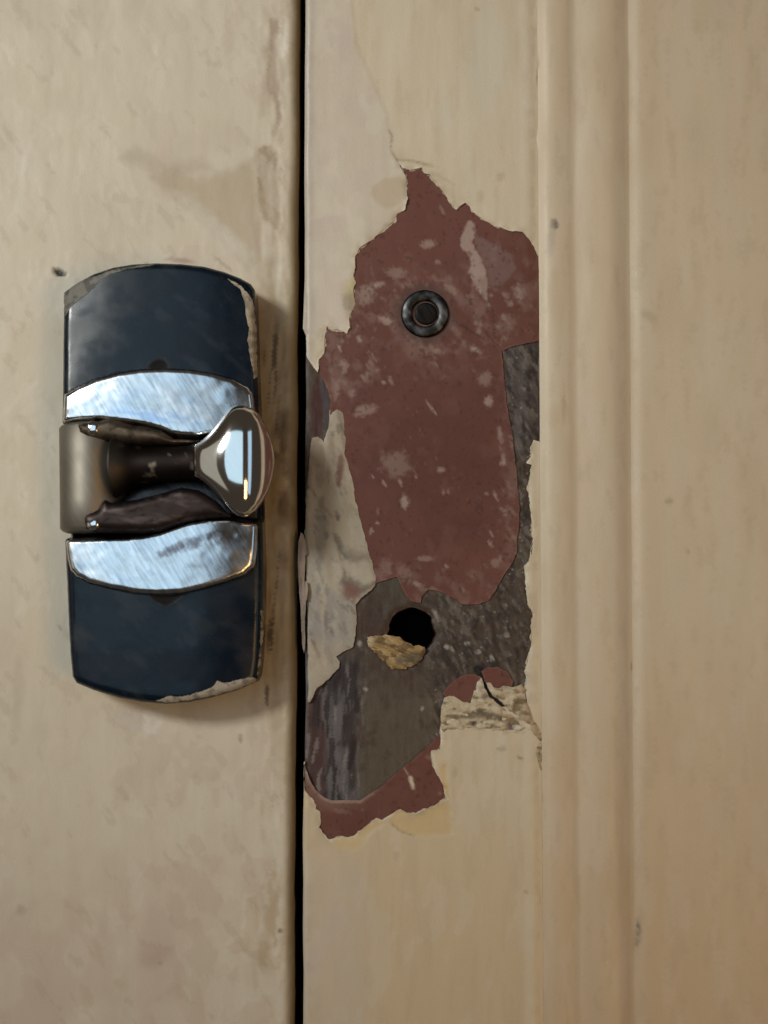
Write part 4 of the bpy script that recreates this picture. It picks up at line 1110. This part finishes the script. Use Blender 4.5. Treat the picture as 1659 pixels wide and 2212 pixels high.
def plate_c(u, v, d):
    c = np.tile(np.array([0.80, 0.81, 0.83]), (len(u), 1))
    c = mixc(c, 0.5 * sstep(0.45, 0.7, fbm(u / 45, v / 45, 4, 341)), (0.60, 0.66, 0.74))  # bluer patches painted in as uneven reflections
    c = mixc(c, 0.5 * sstep(0.55, 0.75, fbm(u / 30, v / 25, 4, 342)), (0.76, 0.76, 0.74))
    c = mixc(c, 0.55 * blob(u, v, 330, 900, 120, 16, 9, 0.7, 0.4) * sstep(0.4, 0.6, gn(u, v, 40, 7, 8, 4, 344)), (0.36, 0.52, 0.82))  # blue streaks of window reflection painted into the chrome
    c = mixc(c, 0.4 * sstep(0.62, 0.72, gn(u, v, 4, 24, -32, 4, 345)), (0.50, 0.55, 0.62))
    c = mixc(c, 0.25 * sstep(0.60, 0.72, gn(u, v, 30, 14, 10, 4, 346)), (0.46, 0.49, 0.53))
    c = mixc(c, 0.6 * blob(u, v, 505, 1190, 26, 60, 0, 0.8, 0.4), (0.42, 0.42, 0.44))  # shading of the rounded right end, painted grey
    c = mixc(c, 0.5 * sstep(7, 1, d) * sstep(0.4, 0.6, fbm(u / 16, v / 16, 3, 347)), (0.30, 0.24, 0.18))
    s = sdf(slot, u, v)
    c = mixc(c, 0.96 * sstep(-1, 9, s), (0.020, 0.014, 0.013))  # slot painted near black for the dark of the recess
    # brown reflection of the lever, painted across the lower half
    for p, ru, rv, an in ((C3([(800, 190)])[0], 34, 12, -16), (C3([(880, 150)])[0], 46, 12, -22), (C3([(1010, 105)])[0], 44, 9, -18), (C3([(940, 165)])[0], 22, 6, -20)):
        c = mixc(c, 0.75 * blob(u, v, p[0], p[1], ru, rv, an, 0.5, 0.55) * (0.6 + 0.4 * sstep(0.4, 0.6, gn(u, v, 4, 18, -34, 3, 343))), (0.20, 0.16, 0.165))
    return rgba(c, 0.2)


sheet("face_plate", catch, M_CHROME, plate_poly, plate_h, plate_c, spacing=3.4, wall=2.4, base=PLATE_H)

# ---- lever: upright pivot barrel, stem and mushroom head
LEV = (0.84, 0.82, 0.79, 1)
k2mm = K2 * PXMM


def c2p(x, y, h):
    p = C2([(x, y)])[0]
    return place(np.array([p[0]]), np.array([p[1]]), h)[0]


lever = bpy.data.objects.new("lever", None)
COL.objects.link(lever)
lever.parent = catch
lo = c2p(285, 1100, 5.4)
lever.location = (Vector(lo) - Vector(np.array(catch.location) / MM)) * MM
bt, bb = c2p(282, 432, 5.6), c2p(290, 1112, 5.6)
L = np.linalg.norm(bt - bb)
R = 192 * k2mm
prof = [(0, R * 0.80), (0.25, R * 0.93), (0.6, R), (L * 0.3, R), (L * 0.5, R), (L * 0.7, R), (L - 0.6, R), (L - 0.25, R * 0.93), (L, R * 0.80)]
lathe("pivot_barrel", lever, M_DULL, prof, bb, bt - bb, (1, 0, 0), 72, 1.0, (0.26, 0.235, 0.195, 1))
a0, a1 = c2p(440, 700, 8.2), c2p(960, 672, 10.2)
LL = np.linalg.norm(a1 - a0)
xs = np.array([440, 480, 520, 560, 610, 700, 800, 880, 920, 960], float)
rs = np.array([190, 165, 142, 126, 116, 110, 106, 104, 108, 120], float)
q = np.linspace(440, 960, 46)
rr2 = np.interp(q, xs, rs)
for _ in range(4):
    rr2[1:-1] = (rr2[:-2] + 2 * rr2[1:-1] + rr2[2:]) / 4


def stem_col(i, w):
    """dark reflections painted into the neck, with a few flecks of paint"""
    n_ = float(fbm(np.array([q[i] / 50.0]), np.array([w * 11.0]), 3, 401)[0])
    dk = np.array([0.020, 0.015, 0.014]) + np.array([0.16, 0.14, 0.10]) * float(sstep(0.64, 0.80, n_))  # near-black stands for the dark room mirrored in the chrome
    g = 1 - float(sstep(455, 560, q[i]))
    return tuple(dk * (1 - g) + np.array([0.07, 0.06, 0.05]) * g) + (1,)


prof = [((x - 440) / 520.0 * LL, r * k2mm) for x, r in zip(q, rr2)]
lathe("stem", lever, M_DULL, prof, a0, a1 - a0, (0, 0, 1), 72, 0.9, stem_col)

# the head: a bead, lens shaped from neck to tip and nearly straight from top to bottom
hx = np.concatenate([np.linspace(930, 1240, 40), np.linspace(1240, 1441, 40)[1:]])
top = np.interp(hx, [930, 960, 990, 1020, 1060, 1100, 1140, 1170, 1200, 1250, 1300, 1340, 1380, 1410, 1430, 1441], [560, 545, 525, 498, 452, 400, 348, 322, 312, 314, 332, 368, 430, 505, 580, 668])
bot = np.interp(hx, [930, 960, 990, 1020, 1060, 1100, 1140, 1170, 1200, 1240, 1280, 1320, 1360, 1400, 1425, 1441], [762, 772, 790, 815, 858, 905, 952, 982, 1004, 1016, 1005, 975, 925, 850, 770, 668])
for _ in range(3):
    top[1:-1] = (top[:-2] + 2 * top[1:-1] + top[2:]) / 4
    bot[1:-1] = (bot[:-2] + 2 * bot[1:-1] + bot[2:]) / 4
XC = 1235.0
dl = 4.9 * np.sqrt(np.clip(1 - ((XC - hx) / (XC - 905)) ** 2, 0, 1)) + 1.1
dr = 6.0 * np.clip(1 - (np.clip(hx - XC, 0, None) / (1441 - XC)) ** 1.7, 0, 1) ** 0.72
dep = np.where(hx < XC, dl, dr)
NS = 72
HV, HF = [], []
HC = 11.0
for i in range(len(hx)):
    ym, rh = (top[i] + bot[i]) / 2, (bot[i] - top[i]) / 2
    for k in range(NS):
        w = 2 * math.pi * k / NS
        cw, sw = math.cos(w), math.sin(w)
        ee = 2 / 6.0
        a_ = math.copysign(abs(cw) ** (2 / 2.2), cw)
        b_s = math.copysign(abs(sw) ** ee, sw)
        HV.append(c2p(hx[i], ym - rh * a_, HC + dep[i] * b_s * (0.92 if sw > 0 else 0.55)))
for i in range(len(hx) - 1):
    for k in range(NS):
        k1 = (k + 1) % NS
        HF.append((i * NS + k, (i + 1) * NS + k, (i + 1) * NS + k1, i * NS + k1))
HF.append(tuple(range(NS)))
HF.append(tuple((len(hx) - 1) * NS + k for k in range(NS))[::-1])
HV = np.array(HV)
link_mesh("head", HV, HF, M_LEVER, lever, np.tile(np.array(LEV), (len(HV), 1)), True)
chk_a = C2([(190, 428), (250, 412), (330, 404), (370, 392), (405, 380), (440, 400), (520, 428), (620, 442), (720, 466), (800, 520), (960, 528), (930, 556), (760, 560), (600, 556), (480, 548), (380, 532), (260, 520), (205, 490)])
chk_b = C2([(228, 1020), (250, 992), (320, 962), (370, 900), (410, 925), (560, 902), (700, 868), (850, 826), (960, 842), (1060, 905), (1160, 1008), (1000, 1022), (900, 1040), (810, 1070), (720, 1102), (600, 1112), (350, 1104), (245, 1095)])


def cheek_c(dark, lite, seed):  # dark brown reflections of the slot walls, put into the cheek colours
    def f(u, v, d):
        c = np.tile(np.array(dark, float), (len(u), 1))
        c = mixc(c, 0.8 * sstep(0.5, 0.72, gn(u, v, 60, 16, 6, 5, seed)), lite)
        c = mixc(c, 0.6 * sstep(0.62, 0.75, gn(u, v, 18, 9, -20, 4, seed + 1)), np.array(dark) * 0.3)
        return rgba(c, 0.4)
    return f


def cheek_h(top_mm, seed):
    def f(u, v, d):
        t = np.clip(d / 20.0, 0, 1)
        return top_mm - 1.5 * (1 - np.sqrt(np.clip(1 - (1 - t) ** 2, 0, 1))) + 0.12 * (gn(u, v, 50, 20, 5, 3, seed) - 0.5)
    return f


sheet("fork_cheek", catch, M_DULL, ragged(chk_a, 1.0, 3.5, 41, 10), cheek_h(10.6, 351), cheek_c((0.105, 0.082, 0.060), (0.22, 0.175, 0.125), 352), spacing=3.2, wall=4.5, base=10.0)
sheet("fork_cheek", catch, M_DULL, ragged(chk_b, 1.0, 3.5, 42, 10), cheek_h(10.6, 353), cheek_c((0.050, 0.038, 0.036), (0.115, 0.090, 0.085), 354), spacing=3.2, wall=4.5, base=10.0)
for (x, y, sz) in ((296, 456, 1.0), (300, 1054, 0.95)):
    p = c2p(x, y, 10.3)
    prp = [(0, 1.05 * sz), (0.5, 1.05 * sz), (0.72, 0.98 * sz), (0.86, 0.7 * sz), (0.92, 0.3), (0.93, 0.02)]
    lathe("pivot_pin", lever, M_LEVER, prp, p + np.array([0, 0.6, 0]), (-0.08, -1, 0.03), (0, 0, 1), 28, 1.0, (0.88, 0.88, 0.88, 1))

# =================================================================== THE SCREW LEFT IN THE RIGHT DOOR
sp = place(np.array([918.0]), np.array([678.0]), 0.3)[0]
screw = thing("screw", "single dark steel screw head set in the peeled red paint", "screw", (sp[0], 0.3, sp[2]))
r0 = 52 * PXMM
ax = (0.0, -1, 0.0)
prs = [(-0.6, r0), (0.15, r0), (0.28, r0 * 0.985), (0.44, r0 * 0.92), (0.52, r0 * 0.82), (0.54, r0 * 0.72), (0.50, r0 * 0.62), (0.36, r0 * 0.57), (0.10, r0 * 0.54), (-0.2, r0 * 0.53)]


def screw_col(i, w):
    n_ = float(fbm(np.array([i * 0.35 + 3.0]), np.array([w * 14.0]), 4, 411)[0])
    b = 0.030 + 0.10 * float(sstep(0.35, 0.7, n_))
    if i < 3:
        b *= 0.25
    return (b, b, b * 1.02, 1)


lathe("head", screw, M_STEEL, prs, sp, ax, (1, 0, 0), 72, 1.0, screw_col)
prs = [(-0.5, r0 * 0.47), (0.02, r0 * 0.47), (0.12, r0 * 0.44), (0.16, r0 * 0.38), (0.15, r0 * 0.22), (0.13, 0.02)]
lathe("socket_core", screw, M_STEEL, prs, sp + np.array([0.15, 0, 0.02]), ax, (1, 0, 0), 6 * 8, 1.0, (0.020, 0.018, 0.017, 1))
